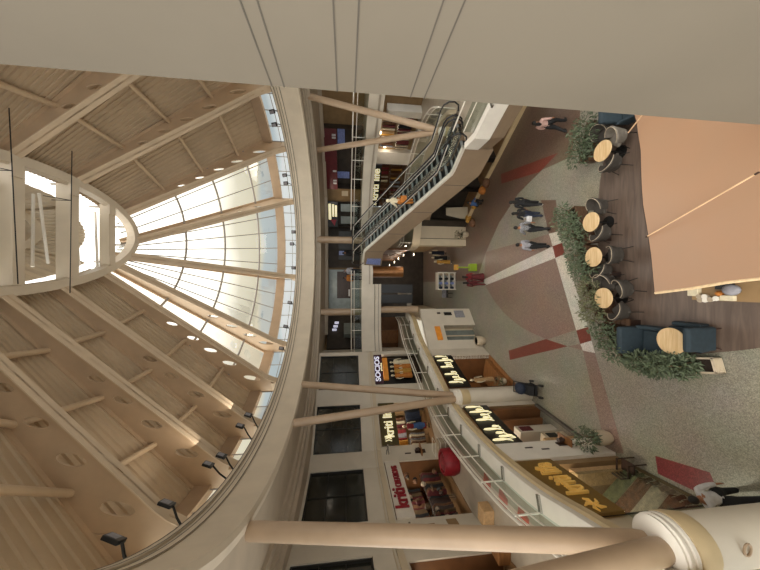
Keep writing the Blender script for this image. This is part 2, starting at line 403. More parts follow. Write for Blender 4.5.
ring([(.25, RB), (lambda a: dout(a) * .62, RB), (lambda a: dout(a) * .63, RB - .1), (lambda a: dout(a) * .74, RB - .1), (lambda a: dout(a) * .75, RB - .22), (lambda a: dout(a) * .84, RB - .22), (lambda a: dout(a) * .85, RB - .36), (lambda a: dout(a) + 3.0, RB - .36), (lambda a: dout(a) + 7, RB - .3), (lambda a: dout(a) + 10, RB - .3)], 'ceiling_gallery', 'soffit_paint', False)

# clerestory glazing above the ring, edge beam at the foot of the roof
RF = [(13, 159, 3), (72, 186, 2), (114, 224, 2), (133, 245, 2), (134, 260, 2), (133, 269, 2), (110, 280, 2), (60, 288, 2), (0, 290, 2)]
ZI, ZO = 19.8, 13.72                  # underside of the ribs at the lantern and at the ring
AO = [112, 88.5, 65.2, 42.5, 18.5, -19.7, -54.1, -71, -88.3, -103.5, -121.9, -168]
AI = [112, 88, 63.1, 28, -8, -28, -40, -52, -75, -94.9, -112, -166]

def rib_end(i): return 1 + (OUT - .2) / (lell(AI[i]) - ell(AO[i], .2)).length
def seen_x(p): return 380 + FPX * (-p.y * SP - (p.z - H) * CP) / (p.y * CP - (p.z - H) * SP)
def solve_t(fn, x, lo=.05, hi=.97):
    for _ in range(30):
        m = (lo + hi) / 2
        if seen_x(fn(m)) < x: lo = m
        else: hi = m
    return lo
def ribpt(i, t, f):                   # t from lantern to ring, f from lower flange to roof
    p = lell(AI[i]).lerp(ell(AO[i], .2), t)
    zb = ZI + (ZO - ZI) * min(t, 1); zt = 20.35 + (14.92 - 20.35) * t / rib_end(i)
    if t > .92: zb -= (min(t, 1) - .92) ** 2 * 36
    return Vector((p.x, p.y, zb + (zt - zb) * f))
def roofpt(i, u, t, lift=0):
    ai = AI[i] + (AI[i + 1] - AI[i]) * u; ao = AO[i] + (AO[i + 1] - AO[i]) * u
    p = lell(ai).lerp(ell(ao, OUT), t); z = 20.35 + (14.92 - 20.35) * t + lift
    return Vector((p.x, p.y, z))
mb = MB()
for i in range(len(AO) - 1):
    for k in range(8):
        a0 = AO[i] + (AO[i + 1] - AO[i]) * k / 8; a1 = AO[i] + (AO[i + 1] - AO[i]) * (k + 1) / 8
        A, B, A2, B2 = ell(a0, OUT - .15), ell(a1, OUT - .15), ell(a0, OUT + .15), ell(a1, OUT + .15)
        mb.hexa([(*A, 14.42), (*B, 14.42), (*B2, 14.42), (*A2, 14.42), (*A, 14.97), (*B, 14.97), (*B2, 14.97), (*A2, 14.97)])
struct(mb.build('beam_roof_edge', 'strut_paint', keep=True))
for i in range(len(AO) - 1):
    fr_ = MB(); pn = MB(); n = max(3, round(abs(AO[i + 1] - AO[i]) / 6))
    for k in range(n + 1):
        a = AO[i] + (AO[i + 1] - AO[i]) * k / n; p = ell(a, OUT - .05)
        fr_.tube([(*p, RT - .1), (*p, 14.45)], .025, 6)
        if k < n:
            q = ell(AO[i] + (AO[i + 1] - AO[i]) * (k + 1) / n, OUT - .05)
            pn.poly([(*p, RT), (*q, RT), (*q, 14.45), (*p, 14.45)])
            fr_.tube([(*p, RT + .42), (*q, RT + .42)], .018, 6)
    w = struct(pn.build('window_%d' % (i + 1), 'sky_glass', keep=True)); fr_.build('window_frame', 'mullion', w)

# ribs with round holes, light lower flange
def hole_web(mb, i, t0, t1, hole):
    A = lambda t, f: ribpt(i, t, f)
    if not hole:
        mb.poly([A(t0, 0), A(t1, 0), A(t1, 1), A(t0, 1)]); return
    tm = (t0 + t1) / 2; wl = (A(t1, .45) - A(t0, .45)).length; hl = (A(tm, 1) - A(tm, 0)).length
    r = min(hl * .15, wl * .4); N = 20; inner = []; outer = []
    for k in range(N):
        c, s = math.cos(2 * math.pi * k / N), math.sin(2 * math.pi * k / N)
        inner.append(A(tm + c * r / wl * (t1 - t0), .48 + s * r * 1.3 / hl))
        q = min(.5 * wl / max(abs(c), 1e-6), (.52 if s > 0 else .48) * hl / max(abs(s), 1e-6))
        outer.append(A(tm + c * q / wl * (t1 - t0), .48 + s * q / hl))
    mb.strip([inner, outer], True)
    for (tt, ff) in ((t0, 0), (t1, 0), (t1, 1), (t0, 1)):   # corner fillers
        cpt = A(tt, ff); near = sorted(range(N), key=lambda k: (outer[k] - cpt).length)[:2]
        mb.poly([cpt, outer[near[0]], outer[near[1]]])
HOLES = {10: (4, 37, 72, 118), 9: (97, 123, 152, 187), 8: (150, 171.6, 196, 222.5), 7: (172, 193, 210.5, 229.5, 251.6), 3: (182, 200, 219, 237, 259), 2: (143, 165, 187, 210, 238), 6: (213, 232, 250, 266)}
for i in range(len(AO)):
    mb = MB(); cuts = [0, .28, .36, .44, .53, .62, .72, .81, .93, 1.0]
    hs = [solve_t(lambda t: ribpt(i, t, .48), x) for x in HOLES[i]] if i in HOLES else [.3, .42, .55, .68, .82]
    cuts = [0]; flags = []
    for j, h in enumerate(hs):
        g = min(.035 + .02 * j, (h - (hs[j - 1] if j else 0)) * .45, ((hs[j + 1] if j + 1 < len(hs) else rib_end(i)) - h) * .45)
        cuts += [h - g, h + g]; flags += [False, True]
    cuts.append(rib_end(i)); flags.append(False)
    for k in range(len(cuts) - 1):
        if flags[k]: hole_web(mb, i, cuts[k], cuts[k + 1], True)
        else:
            n_ = max(1, round((cuts[k + 1] - cuts[k]) / .07))
            for j in range(n_): hole_web(mb, i, cuts[k] + (cuts[k + 1] - cuts[k]) * j / n_, cuts[k] + (cuts[k + 1] - cuts[k]) * (j + 1) / n_, False)
    web = mb.build('beam_roof_rib', 'rib_paint', keep=True); struct(web)
    so = web.modifiers.new('thick', 'SOLIDIFY'); so.thickness = .05; so.offset = 0
    fl = MB(); rows = []
    for k in range(25):
        t = k / 24; p = ribpt(i, t, 0); d = (ribpt(i, min(1, t + .02), 0) - ribpt(i, max(0, t - .02), 0)); s = Vector((-d.y, d.x, 0)).normalized() * .17
        rows.append([p - s, p + s, p + s + Vector((0, 0, .05)), p - s + Vector((0, 0, .05))])
    fl.strip(rows, True); fl.poly(rows[0]); fl.poly(rows[-1])
    e = rows[-1]; c0 = ribpt(i, 1, 0); out = Vector((c0.x - RC.x, c0.y - RC.y, 0)).normalized()
    fl.hexa([e[0], e[1], e[1] + out * (OUT - .2), e[0] + out * (OUT - .2), e[0] + Vector((0, 0, .3)), e[1] + Vector((0, 0, .3)), e[1] + out * (OUT - .2) + Vector((0, 0, .3)), e[0] + out * (OUT - .2) + Vector((0, 0, .3))])
    fl.build('flange', 'flange_paint', web)
    tp = MB(); rows = []
    for k in range(25):
        t = k / 24 * rib_end(i); p = ribpt(i, t, 1); d = (ribpt(i, t + .02, 1) - ribpt(i, t - .02, 1)); s = Vector((-d.y, d.x, 0)).normalized() * .14
        rows.append([p - s - Vector((0, 0, .06)), p + s - Vector((0, 0, .06)), p + s, p - s])
    tp.strip(rows, True); tp.build('top_flange', 'rib_paint', web)

# roof skin: corrugated sheet bays, glazed bays at the far end
GLAZED = (3, 4, 5, 6)
TIES = [solve_t(lambda t: roofpt(5, 0, t), x) for x in (182, 222, 257)]
def tie(i, pix_t):
    return pix_t
for i in range(len(AO) - 1):
    span = (ell(AO[i]) - ell(AO[i + 1])).length
    if i in GLAZED:
        gl = MB(); nu = 8
        gl.strip([[roofpt(i, u / nu, t, .0) for u in range(nu + 1)] for t in [q / 12 for q in range(13)]])
        w = struct(gl.build('window_roof_%d' % (i - 2), 'sky_glass', keep=True))
        fr_ = MB(); nm = {3: 3, 4: 5, 5: 5, 6: 2}[i]
        for k in range(1, nm):
            fr_.tube([roofpt(i, k / nm, q / 12, -.03) for q in range(13)], .028, 6)
        for t in TIES:
            fr_.tube([roofpt(i, u / nu, t, -.08) for u in range(nu + 1)], .055, 6)
        fr_.build('window_frame', 'mullion', w)
    else:
        n = max(9, int(span / .24)); rows = []
        for t in [q / 10 for q in range(11)]:
            row = []
            for k in range(n):
                for q, h in ((0, 0), (.5, 0), (.62, .055), (.88, .055)):
                    row.append(roofpt(i, (k + q) / n, t, h))
            row.append(roofpt(i, 1, t)); rows.append(row)
        sk = MB(); sk.strip(rows); struct(sk.build('ceiling_sheet', 'panel_metal', keep=True))
        for t in (.3, .56, .84):
            tb = MB(); a, b2 = ribpt(i, t, .86), ribpt(i + 1, t, .86)
            tb.tube([a, b2], .085, 10); struct(tb.build('beam_purlin', 'tube_paint', keep=True, smooth=True))

# lantern: ring, cross beams, glazed drum, small upper roof
N = 60
mb = MB(); rows = []
for k in range(N + 1):
    a = -180 + 360 * k / N
    rows.append([Vector((*lell(a, d), z)) for d, z in ((-.1, 19.65), (.2, 19.65), (.2, 20.0), (-.1, 20.0))])
mb.strip(rows, True); struct(mb.build('beam_lantern_ring', 'ring_paint', keep=True))
for px0, px1 in ((46, 71), (93, 109), (-4, 14), (-75, -50)):
    y0 = P(px1, 250, ZI).y; y1 = y0 + .06
    # a deep plate crossing the lantern from rim to rim
    tt = [k for k in range(-180, 181, 2)]
    best = lambda sgn: min((a for a in tt if (math.sin(math.radians(a)) * sgn > 0)), key=lambda a: abs(lell(a).y - y0))
    A, B = lell(best(-1), -.05), lell(best(1), -.05)
    mb = MB(); hgt = {46: .55, 93: .42}.get(px0, .6)
    mb.hexa([(A.x, y0, 19.75), (B.x, y0, 19.75), (B.x, y1, 19.75), (A.x, y1, 19.75), (A.x, y0, 19.75 + hgt), (B.x, y0, 19.75 + hgt), (B.x, y1, 19.75 + hgt), (A.x, y1, 19.75 + hgt)])
    mb.box(A.x, B.x, y0 - .14, y0 + .2, 19.7, 19.75)
    for X in (A.x + .25, B.x - .25): mb.box(X - .2, X + .2, y0 - .2, y0 + .1, 19.62, 19.72)
    struct(mb.build('beam_lantern_cross', 'ring_paint', keep=True))
mb = MB(); fr_ = MB(); rows = []
for k in range(N + 1):
    a = -180 + 360 * k / N; rows.append([Vector((*lell(a, .1), 20.0)), Vector((*lell(a, .1), 20.85))])
    if k % 4 == 0: fr_.tube([rows[-1][0], rows[-1][1]], .05, 6)
mb.strip(rows); w = struct(mb.build('window_lantern', 'sky_glass', keep=True)); fr_.build('window_frame', 'mullion', w)
def uell(deg, s): t = math.radians(deg); return LC + LL * (LA * s * math.cos(t)) + LS * (LB * s * math.sin(t))
rows = []
for k in range(N * 3 + 1):
    a = -180 + 120 * k / N; h = (0, .05, .05)[k % 3]
    rows.append([Vector((*uell(a, .78 if abs(a) < 40 else (.88 if 40 < a < 120 else .99)), 20.9 + h)), Vector((*uell(a, .5), 21.6 + h))])
mb = MB(); mb.strip(rows); struct(mb.build('ceiling_lantern_sheet', 'ring_paint', keep=True))
mb = MB(); rows = []
for k in range(N + 1):
    a = -180 + 360 * k / N; rows.append([Vector((*uell(a, s), z)) for s, z in ((.46, 21.4), (.54, 21.4), (.54, 21.8), (.46, 21.8))])
mb.strip(rows, True); struct(mb.build('beam_upper_ring', 'ring_paint', keep=True))
mb = MB(); rows = [[Vector((*uell(-180 + 6 * k, .5), 21.7)) for k in range(61)], [Vector((*uell(-180 + 6 * k, .02), 22.2)) for k in range(61)]]
mb.strip(rows); struct(mb.build('ceiling_upper_sheet', 'panel_metal', keep=True))
for j in range(7):
    y = LC.y - 4 + j * 1.25
    mb = MB(); A = Vector((LC.x - 1.2, y, 20.15)); B = Vector((LC.x + 1.4, y + .7, 20.8)); D = Vector((LC.x - 1.0, y + 1.2, 20.8)); E2 = Vector((LC.x + 1.3, y + .2, 20.15))
    mb.tube([A, B], .05, 6); mb.tube([D, E2], .05, 6); struct(mb.build('beam_lantern_brace', 'curb_white', keep=True))

# ------------------------------------------------------------------ near wall at the right
WX, WY = 2.0, 2.97
mb = MB(); mb.box(WX, WX + 1.2, -9, WY, 0, 22); struct(mb.build('wall_right', 'panel_grey', keep=True))  # unseen stretch behind the eye added to block sky from the right rear
for z in (.74, .62, .09, -.09, -.68, -.83):
    mb = MB(); mb.box(WX - .004, WX + .01, -9, WY + .004, H + z - .006, H + z + .006); struct(mb.build('trim_groove', 'groove_dark', keep=True))
# ------------------------------------------------------------------ left wall: shops below, dark windows above
def facade(line, ya, yb):            # frame between two photo rows, left (near) to right (far)
    return Fr(cross(line, yb), cross(line, ya))
def wall_box(fr, s0, s1, z0, z1, name, m, d0=0, d1=.3):
    b = MB(); fr.box(b, s0, s1, d0, d1, z0, z1); return struct(b.build(name, m, keep=True))
def recess(fr, s0, s1, z0, z1, depth, m, mf='shop_floor', name='wall_shop'):
    b = MB(); q = fr.pt
    for pts in (((s0, depth, z0), (s1, depth, z0), (s1, depth, z1), (s0, depth, z1)), ((s0, .05, z0), (s0, depth, z0), (s0, depth, z1), (s0, .05, z1)),
                ((s1, .05, z0), (s1, depth, z0), (s1, depth, z1), (s1, .05, z1)), ((s0, .05, z1), (s1, .05, z1), (s1, depth, z1), (s0, depth, z1))):
        b.poly([q(*p) for p in pts])
    struct(b.build(name, m, keep=True))
    b = MB(); fr.box(b, s0, s1, .0, depth, z0, z0 + .02); struct(b.build('floor_shop', mf, keep=True))
# upper storey: piers, windows
BAYS = [(355, 388), (404, 451), (468, 521), (556, 592)]
rows_ = [352.5] + [y for p in BAYS for y in p] + [606]
WTOP = RB - .36
for k in range(0, len(rows_) - 1):
    fr = facade(WALL, rows_[k], rows_[k + 1]); L = fr.L
    if k % 2 == 0:
        wall_box(fr, 0, L, F2B, WTOP, 'wall_left', 'wall_paint')
    else:
        zs = F2 + .5; zt = WTOP - .12
        wall_box(fr, 0, L, F2B, zs, 'wall_left', 'wall_paint'); wall_box(fr, 0, L, zt, WTOP, 'wall_left', 'wall_paint')
        w = MB(); fr.box(w, 0, L, .14, .17, zs, zt); w = struct(w.build('window_%d' % (20 + k), 'window_dark', keep=True))
        m = MB()
        for s in (0, L - .06): fr.box(m, s, s + .06, .05, .14, zs, zt)
        fr.box(m, 0, L, .05, .14, zs, zs + .06); fr.box(m, 0, L, .05, .14, zt - .06, zt)
        for z in (zs + (zt - zs) * .33, zs + (zt - zs) * .66): fr.box(m, .06, L - .06, .1, .14, z - .015, z + .015)
        fr.box(m, L * .5 - .02, L * .5 + .02, .1, .14, zs, zt)
        m.build('window_frame', 'dark_frame', w)
    # cornice between the storeys: two thin bands
    b = MB(); fr.box(b, -.02, L + .02, -.05, .0, F2B - .02, F2B + .16); fr.box(b, -.02, L + .02, -.09, .0, F2B + .16, F2B + .22); fr.box(b, -.02, L + .02, -.03, 0, F2B + .3, F2B + .34)
    struct(b.build('trim_cornice', 'wall_cream', keep=True))
SB = [(355, 385), (404, 447.5), (463.5, 523), (566, 600)]
rows_ = [352.5] + [y for p in SB for y in p] + [606]
SHOPS = []
for k in range(0, len(rows_) - 1):
    fr = facade(WALL, rows_[k], rows_[k + 1]); L = fr.L
    if k % 2 == 0: wall_box(fr, 0, L, F1, F2B, 'wall_left', 'wall_paint')
    else:
        wall_box(fr, 0, L, 7.75, F2B, 'wall_left', 'wall_paint')
        recess(fr, 0, L, F1 + .01, 7.75, 2.6, ('dark_wall', 'tan_wall', 'brown_wall', 'brown_wall')[len(SHOPS)])
        SHOPS.append(fr)
fr = Fr((-5.0, 21.3), (-6.4, 29)); wall_box(fr, 0, fr.L, F1, WTOP, 'wall_left', 'wall_paint', 0, .2)

def sign(fr, s0, s1, z0, z1, m, label, d=-.06, name='shop_sign', loc=None, lean=0):
    c = fr.pt((s0 + s1) / 2, 0, z0); t = thing(name, label, 'sign', c)
    b = MB(); fr.box(b, s0, s1, d - .08, d, z0, z1); b.build('sign_panel', m, t)
    return t
# --- shop with the plum sign
fr = SHOPS[0]; L = fr.L
t = sign(fr, .05, L - .05, 7.2, 7.78, 'plum_sign', 'plum fascia sign with large white letters and a second small line', .0)
text('lettering', 'SOCIOS', 'letter_white', .5, fr, L * .5, -.1, 7.55, t, width=L * .82)
b = MB()
for k in range(5): b.tube([fr.pt(L * (.42 + .055 * k), -.09, 7.26), fr.pt(L * (.455 + .055 * k), -.09, 7.27 + .03 * (k % 2))], .045, 6)
b.build('small_lettering', 'letter_lit', t)
b = MB(); fr.box(b, .1, L - .1, .5, .6, F1 + .02, 7.2); struct(b.build('wall_display', 'black_sign', keep=True))
b = MB(); fr.box(b, .5, L - .1, .3, .5, 6.75, 7.1); tag(b.build('wood_panel', 'orange_panel'), 'glowing orange timber panel beneath the plum fascia sign', 'panel')
# --- middle gallery shop, olive sign
fr = SHOPS[1]; L = fr.L
t = sign(fr, .02, L - .02, 6.7, 7.72, 'olive_sign', 'olive gallery shop sign with cream lettering above hanging blue jeans', .02)
text('lettering', 'kriti life', 'letter_lit', .8, fr, L * .52, -.08, 7.2, t, width=L * .7)
b = MB(); c = fr.pt(.45, -.1, 7.3)
for k in range(3): b.tube([fr.pt(.25 + .13 * k, -.08, 7.12), fr.pt(.32 + .13 * k, -.08, 7.3), fr.pt(.25 + .13 * k, -.08, 7.5)], .03, 6)
b.build('emblem', 'letter_lit', t)
# --- near gallery shop, white sign with red letters
fr = SHOPS[2]; L = fr.L
t = sign(fr, .0, L, 6.95, 7.72, 'white_panel', 'white gallery shop sign with red lettering above the crowded display', .0)
text('lettering', 'kriti', 'letter_red', .85, fr, L * .28, -.1, 7.36, t, depth=.04, width=L * .3)
text('lettering', 'CREATIONS', 'letter_red', .42, fr, L * .66, -.1, 7.3, t, depth=.04, width=L * .4)
# notices and lamps on the piers
fr = facade(WALL, 523.5, 565.5); L = fr.L
for s0, z0, m, lab in ((L * .62, 6.3, 'gold_sign', 'small olive yellow notice on the white pier, upper of two'), (L * .7, 5.35, 'tan_wall', 'small cream notice on the white pier, lower of two')):
    b = MB(); fr.box(b, s0, s0 + .42, -.03, 0, z0, z0 + .42); tag(b.build('notice', m), lab, 'notice')
for s in (L * .3, L * .42, L * .54):
    b = MB(); fr.box(b, s, s + .03, -.004, .01, F1, 7.7); struct(b.build('trim_groove', 'groove_dark', keep=True))
def wall_lamp(fr, s, z, lab):
    t = thing('wall_lamp', lab, 'lamp', fr.pt(s, 0, z)); b = MB()
    b.tube([fr.pt(s, 0, z), fr.pt(s, -.3, z), fr.pt(s, -.34, z - .06)], .02, 6); b.build('arm', 'black_metal', t)
    b = MB(); fr.box(b, s - .3, s + .3, -.42, -.3, z - .12, z - .04); b.build('lamp_head', 'steel', t)
wall_lamp(fr, L * .45, 7.5, 'slim wall lamp on the white pier beside the two small notices')
fr = facade(WALL, 448.5, 463); wall_lamp(fr, fr.L * .5, 7.55, 'slim wall lamp on the pier between the two gallery shops')
def bracket(fr, s, z, lab):
    t = thing('wall_bracket', lab, 'bracket', fr.pt(s, 0, z)); b = MB()
    fr.box(b, s - .12, s + .12, -.03, 0, z - .3, z + .3); b.build('back_plate', 'dark_wood', t)
    b = MB(); fr.box(b, s - .35, s + .35, -.3, -.03, z - .05, z); b.build('shelf', 'warm_wood', t)
    b = MB(); b.lathe([(.05, 0), (.11, .1), (.07, .2), (.09, .26)], fr.pt(s, -.16, z), 12); b.build('vase', 'dark_wood', t, True)
bracket(fr, fr.L * .55, 5.6, 'dark wooden wall bracket on the gallery pier above the red bin')
b = MB(); fr.box(b, fr.L * .42, fr.L * .5, -.02, 0, 6.15, 6.5); tag(b.build('notice', 'dark_wood'), 'tiny dark plaque on the gallery pier beside the wooden bracket', 'plaque')

# ------------------------------------------------------------------ ground floor shops on the left
G = GLINE
def gf(ya, yb, x=500): return Fr(cross(G, yb, x), cross(G, ya, x))
GB = F1B - .02
# white wall with doorway
fr = gf(308.2, 347.5); L = fr.L
wall_box(fr, L * .56, L, 0, GB, 'wall_left', 'wall_paint'); wall_box(fr, 0, L * .2, 0, GB, 'wall_left', 'wall_paint')
wall_box(fr, L * .2, L * .56, 2.5, GB, 'wall_left', 'wall_paint')
recess(fr, L * .2, L * .56, 0, 2.5, 1.6, 'wall_cream', 'tz_grey')
b = MB(); fr.box(b, L * .21, L * .55, .5, .55, .05, 2.3); d = struct(b.build('door_1', 'door_grey', keep=True))
for s in (.21, .37, .52):
    b = MB(); fr.box(b, L * s, L * s + .08, .44, .5, .05, 2.35); b.build('door_post', 'wall_cream', d)
t = sign(fr, L * .2, L * .52, 2.85, 3.25, 'orange_panel', 'glowing orange sign over the ground floor doorway', -.02)
b = MB(); fr.box(b, L * .82, L * .9, -.03, 0, 1.6, 2.2); tag(b.build('notice', 'dark_frame'), 'dark framed notice on the white wall beside the doorway', 'notice')
b = MB(); fr.box(b, L * .76, L * .94, -.04, 0, .6, 1.35); tag(b.build('poster', 'cloth_grey'), 'grey poster low on the white wall beside the doorway', 'poster')
b = MB(); fr.box(b, L * .86, L * .9, -.03, 0, 2.5, 2.75); tag(b.build('notice', 'dark_wood'), 'tiny dark plaque high on the white wall beside the doorway', 'plaque')
def planter_pot(loc, r, h, lab, leaf='leaf_green', n=90, ph=.6):
    t = thing('potted_plant', lab, 'plant', loc); c = Vector(loc)
    b = MB(); b.lathe([(r * .7, 0), (r * .95, h * .3), (r, h * .8), (r * .92, h), (r * .8, h), (r * .78, h * .92)], c, 20); b.build('pot', 'pot_white', t, True)
    b = MB(); b.lathe([(.01, h * .9), (r * .78, h * .92)], c, 16); b.build('soil', 'soil', t)
    if n:
        b = MB(); leaves(b, [(c + Vector((0, 0, h + ph * .45)), (r * 1.5, r * 1.5, ph * .5))], n, .16); b.build('foliage', leaf, t)
        b = MB()
        for k in range(5): b.tube([c + Vector((0, 0, h * .9)), c + Vector((random.uniform(-.2, .2), random.uniform(-.2, .2), h + ph * .7))], .012, 5)
        b.build('stem', 'stem_brown', t)
def leaves(b, blobs, n, size, droop=.3):
    tot = sum(r[0] * r[1] * r[2] for c, r in blobs)
    for c, r in blobs:
        for _ in range(int(n * r[0] * r[1] * r[2] / tot) + 1):
            while True:
                q = Vector((random.uniform(-1, 1), random.uniform(-1, 1), random.uniform(-1, 1)))
                if .12 < q.length < 1: break
            p = c + Vector((q.x * r[0], q.y * r[1], q.z * r[2]))
            d = (q.normalized() * .7 + Vector((random.uniform(-1, 1), random.uniform(-1, 1), random.uniform(-.9, .8)))).normalized(); d.z -= droop * random.random()
            s = size * random.uniform(.6, 1.3); w = d.cross(Vector((random.uniform(-.4, .4), random.uniform(-.4, .4), 1))).normalized() * s * .17
            up = w.cross(d).normalized() * s * .08
            b.add([p, p + d * s * .45 + w + up, p + d * s, p + d * s * .45 - w + up, p + d * s * .45], [(0, 1, 4), (1, 2, 4), (2, 3, 4), (3, 0, 4)])
q = P(484, 342, 0); planter_pot((q.x + .1, q.y, 0), .34, .62, 'round pale pot standing by the doorway pier', n=0)

def cursive(b, fr, s0, s1, zc, h, d, n, tall, seed):
    # one connected script word: n rounded letters, tall ones where listed
    rnd = random.Random(seed); pts = []; st = (s1 - s0) / n
    for k in range(n):
        hh = h * (1.9 if k in tall else rnd.uniform(.75, 1.0)); low = -.55 * h if (k + seed) % 5 == 3 else 0
        for j in range(12):
            ph = j / 12 * 2 * math.pi
            pts.append(fr.pt(s0 + st * (k + j / 12) + st * .42 * math.sin(ph) + (hh - h) * .12, d, zc + (hh * .5 + low * .5) - (hh * .5 - low * .5) * math.cos(ph)))
    b.tube(pts, [.018 + .018 * max(0, math.sin(i * .52)) for i in range(len(pts))], 6)
def tall_stroke(b, fr, s, z, h, d, lean=.15, r=.05):
    b.tube([fr.pt(s - lean * .5, d, z - h * .5), fr.pt(s, d, z), fr.pt(s + lean * .6, d, z + h * .45), fr.pt(s + lean * .9, d, z + h * .5)], [r * .6, r, r, r * .6], 6)
def mannequin(loc, rz, m, lab, h=1.75, legs=True, group=None):
    t = thing('mannequin', lab, 'mannequin', loc, rz, group); k = h / 1.75
    b = MB(); b.lathe([(.16, 0), (.16, .02), (.02, .03), (.02, .25)], (0, 0, 0), 14); b.build('stand', 'steel', t, world=False)
    b = MB(); rows = []
    for z, rx, ry in ((.22, .2, .15), (.5, .19, .15), (.9, .17, .13), (1.02, .13, .1), (1.2, .16, .11), (1.36, .2, .11), (1.43, .16, .09), (1.46, .06, .06)):
        rows.append([Vector((rx * k * math.cos(a * math.pi / 8), ry * k * math.sin(a * math.pi / 8), z * k)) for a in range(16)])
    b.strip(rows, True); b.poly(rows[0]); b.poly(rows[-1])
    b.build('dress', m, t, True, world=False)
    b = MB(); b.tube([(0, 0, 1.42 * k), (0, 0, 1.52 * k)], .045, 8); b.ball((0, .01, 1.63 * k), (.075, .09, .115), 12, 8)
    for sx in (-1, 1): b.tube([(sx * .19 * k, 0, 1.38 * k), (sx * .25 * k, .02, 1.12 * k), (sx * .23 * k, .1, .86 * k)], [.05, .04, .03], 8)
    b.build('body', 'cloth_cream', t, True, world=False)
    return t
# first ground bay: black script sign, brown interior, mannequin in beige
fr = gf(354, 385); L = fr.L; A1 = fr
wall_box(gf(347.5, 354), 0, gf(347.5, 354).L, 0, GB, 'wall_left', 'wall_paint')
recess(fr, 0, L, 0, GB, 2.2, 'brown_wall', 'warm_wood')
t = sign(fr, .0, L, 2.75, 3.98, 'black_sign', 'black ground floor sign with two words of cream script, farther one', .05)
def script_letters(t, fr, L, zc):
    for s0, s1, n, tall, seed in ((.05, .44, 5, (0, 3), 2), (.52, .96, 6, (0, 3, 5), 5)):
        b = MB(); cursive(b, fr, L * s0, L * s1, zc - .22, .42, -.08, n, tall, seed); b.build('lettering', 'letter_lit', t, True)
script_letters(t, fr, L, 3.36)
q = fr.pt(L * .47, .75, .02); mannequin((q.x, q.y, .3), math.atan2(-fr.n.y, -fr.n.x) - math.pi / 2, 'cloth_beige', 'mannequin in a long beige dress inside the brown ground floor shop')
b = MB(); fr.box(b, .1, L - .1, .3, 1.6, .02, .3); tag(b.build('display_platform', 'warm_wood'), 'low brown platform under the beige mannequin', 'platform')
b = MB()
for k in range(4):
    fr.box(b, L * (.08 + .22 * k), L * (.24 + .22 * k), 2.05, 2.18, .6, 2.5)
struct(b.build('trim_wall_panel', 'warm_wood', keep=True))
q = fr.pt(L * .18, .2, 0); planter_pot((q.x, q.y, 0.3), .2, .25, 'small olive plant on the platform edge of the brown shop', 'leaf_olive', 60, .4)
# column pier between bays
f2 = gf(385, 405); wall_box(f2, 0, f2.L, 0, GB, 'wall_left', 'wall_paint', .1, .4)
# second ground bay
fr = gf(405, 447); L = fr.L; A2 = fr
recess(fr, 0, L, 0, GB, 2.0, 'tan_wall', 'tz_grey')
t = sign(fr, .0, L, 2.75, 3.98, 'black_sign', 'black ground floor sign with two words of cream script, nearer one', .05)
script_letters(t, fr, L, 3.36)
b = MB(); fr.box(b, L * .68, L * .72, .25, 1.5, .4, 2.9); fr.box(b, L * .9, L * .97, .1, 1.6, 0, 2.95); struct(b.build('wall_shop_fin', 'brown_wall', keep=True))
t = thing('display_shelf', 'white shelf block with maroon inset in the script sign shop', 'shelf', fr.pt(L * .6, .6, .02))
b = MB(); fr.box(b, L * .5, L * .66, .5, 1.2, .02, 1.9); b.build('body', 'wall_paint', t)
b = MB(); fr.box(b, L * .53, L * .63, .47, .5, 1.2, 1.75); b.build('inset', 'cloth_maroon', t)
t = thing('display_shelf', 'low grey display box in the script sign shop', 'shelf', fr.pt(L * .32, .5, .02))
b = MB(); fr.box(b, L * .26, L * .42, .4, 1.0, .02, 1.1); b.build('body', 'wall_cream', t)
b = MB(); fr.box(b, L * .29, L * .39, .37, .4, .5, .95); b.build('inset', 'dark_frame', t)
b = MB(); fr.box(b, .05, L - .05, 0, .12, 0, .16); struct(b.build('trim_shop_base', 'groove_dark', keep=True))
b = MB(); fr.box(b, .1, L * .22, .2, 1.2, .02, 1.5); tag(b.build('display_rug', 'cloth_beige', bevel=.05), 'pale woven rug stack at the near end of the script sign shop', 'rug')
# white pier
fr = gf(447, 465); L = fr.L
wall_box(fr, 0, L, 0, GB, 'wall_left', 'curb_white', -.12, .4)
bracket_fr = fr
def pier_bracket(fr, s, z, lab):
    bracket(fr, s, z, lab)
fr_off = Fr((fr.pt(0, -.12, 0)), (fr.pt(L, -.12, 0)))
bracket(fr_off, L * .7, 1.35, 'dark wooden wall bracket on the ground floor pier by the potted plant')
for s, z in ((.45, 2.2), (.6, 2.75)):
    b = MB(); fr_off.box(b, L * s, L * s + .06, -.02, 0, z, z + .3); tag(b.build('notice', 'dark_wood'), 'tiny dark plaque on the ground floor pier, %s one' % ('lower' if z < 2.5 else 'upper'), 'plaque')
# third ground bay: gold sign
fr = gf(465, 524); L = fr.L; A3 = fr
recess(fr, 0, L, 0, GB, 1.8, 'dark_wall', 'shop_floor')
t = sign(fr, -.1, L, 2.6, 3.98, 'gold_sign', 'golden brown fascia sign with gold lettering near the big column', -.0)
text('lettering', 'kriti life', 'letter_gold', .95, fr, L * .56, -.1, 3.2, t, depth=.05, width=L * .62)
b = MB(); c = L * .08
for k in range(5):
    a = k * 2 * math.pi / 5; b.tube([fr.pt(c, -.1, 3.2), fr.pt(c + .16 * math.cos(a), -.1, 3.2 + .16 * math.sin(a)), fr.pt(c + .28 * math.cos(a + .4), -.1, 3.2 + .28 * math.sin(a + .4))], [.03, .05, .02], 6)
b.build('emblem', 'letter_gold', t)
b = MB(); fr.box(b, L * .9, L, 0, 1.2, 0, 2.6); struct(b.build('wall_shop_fin', 'tan_wall', keep=True))
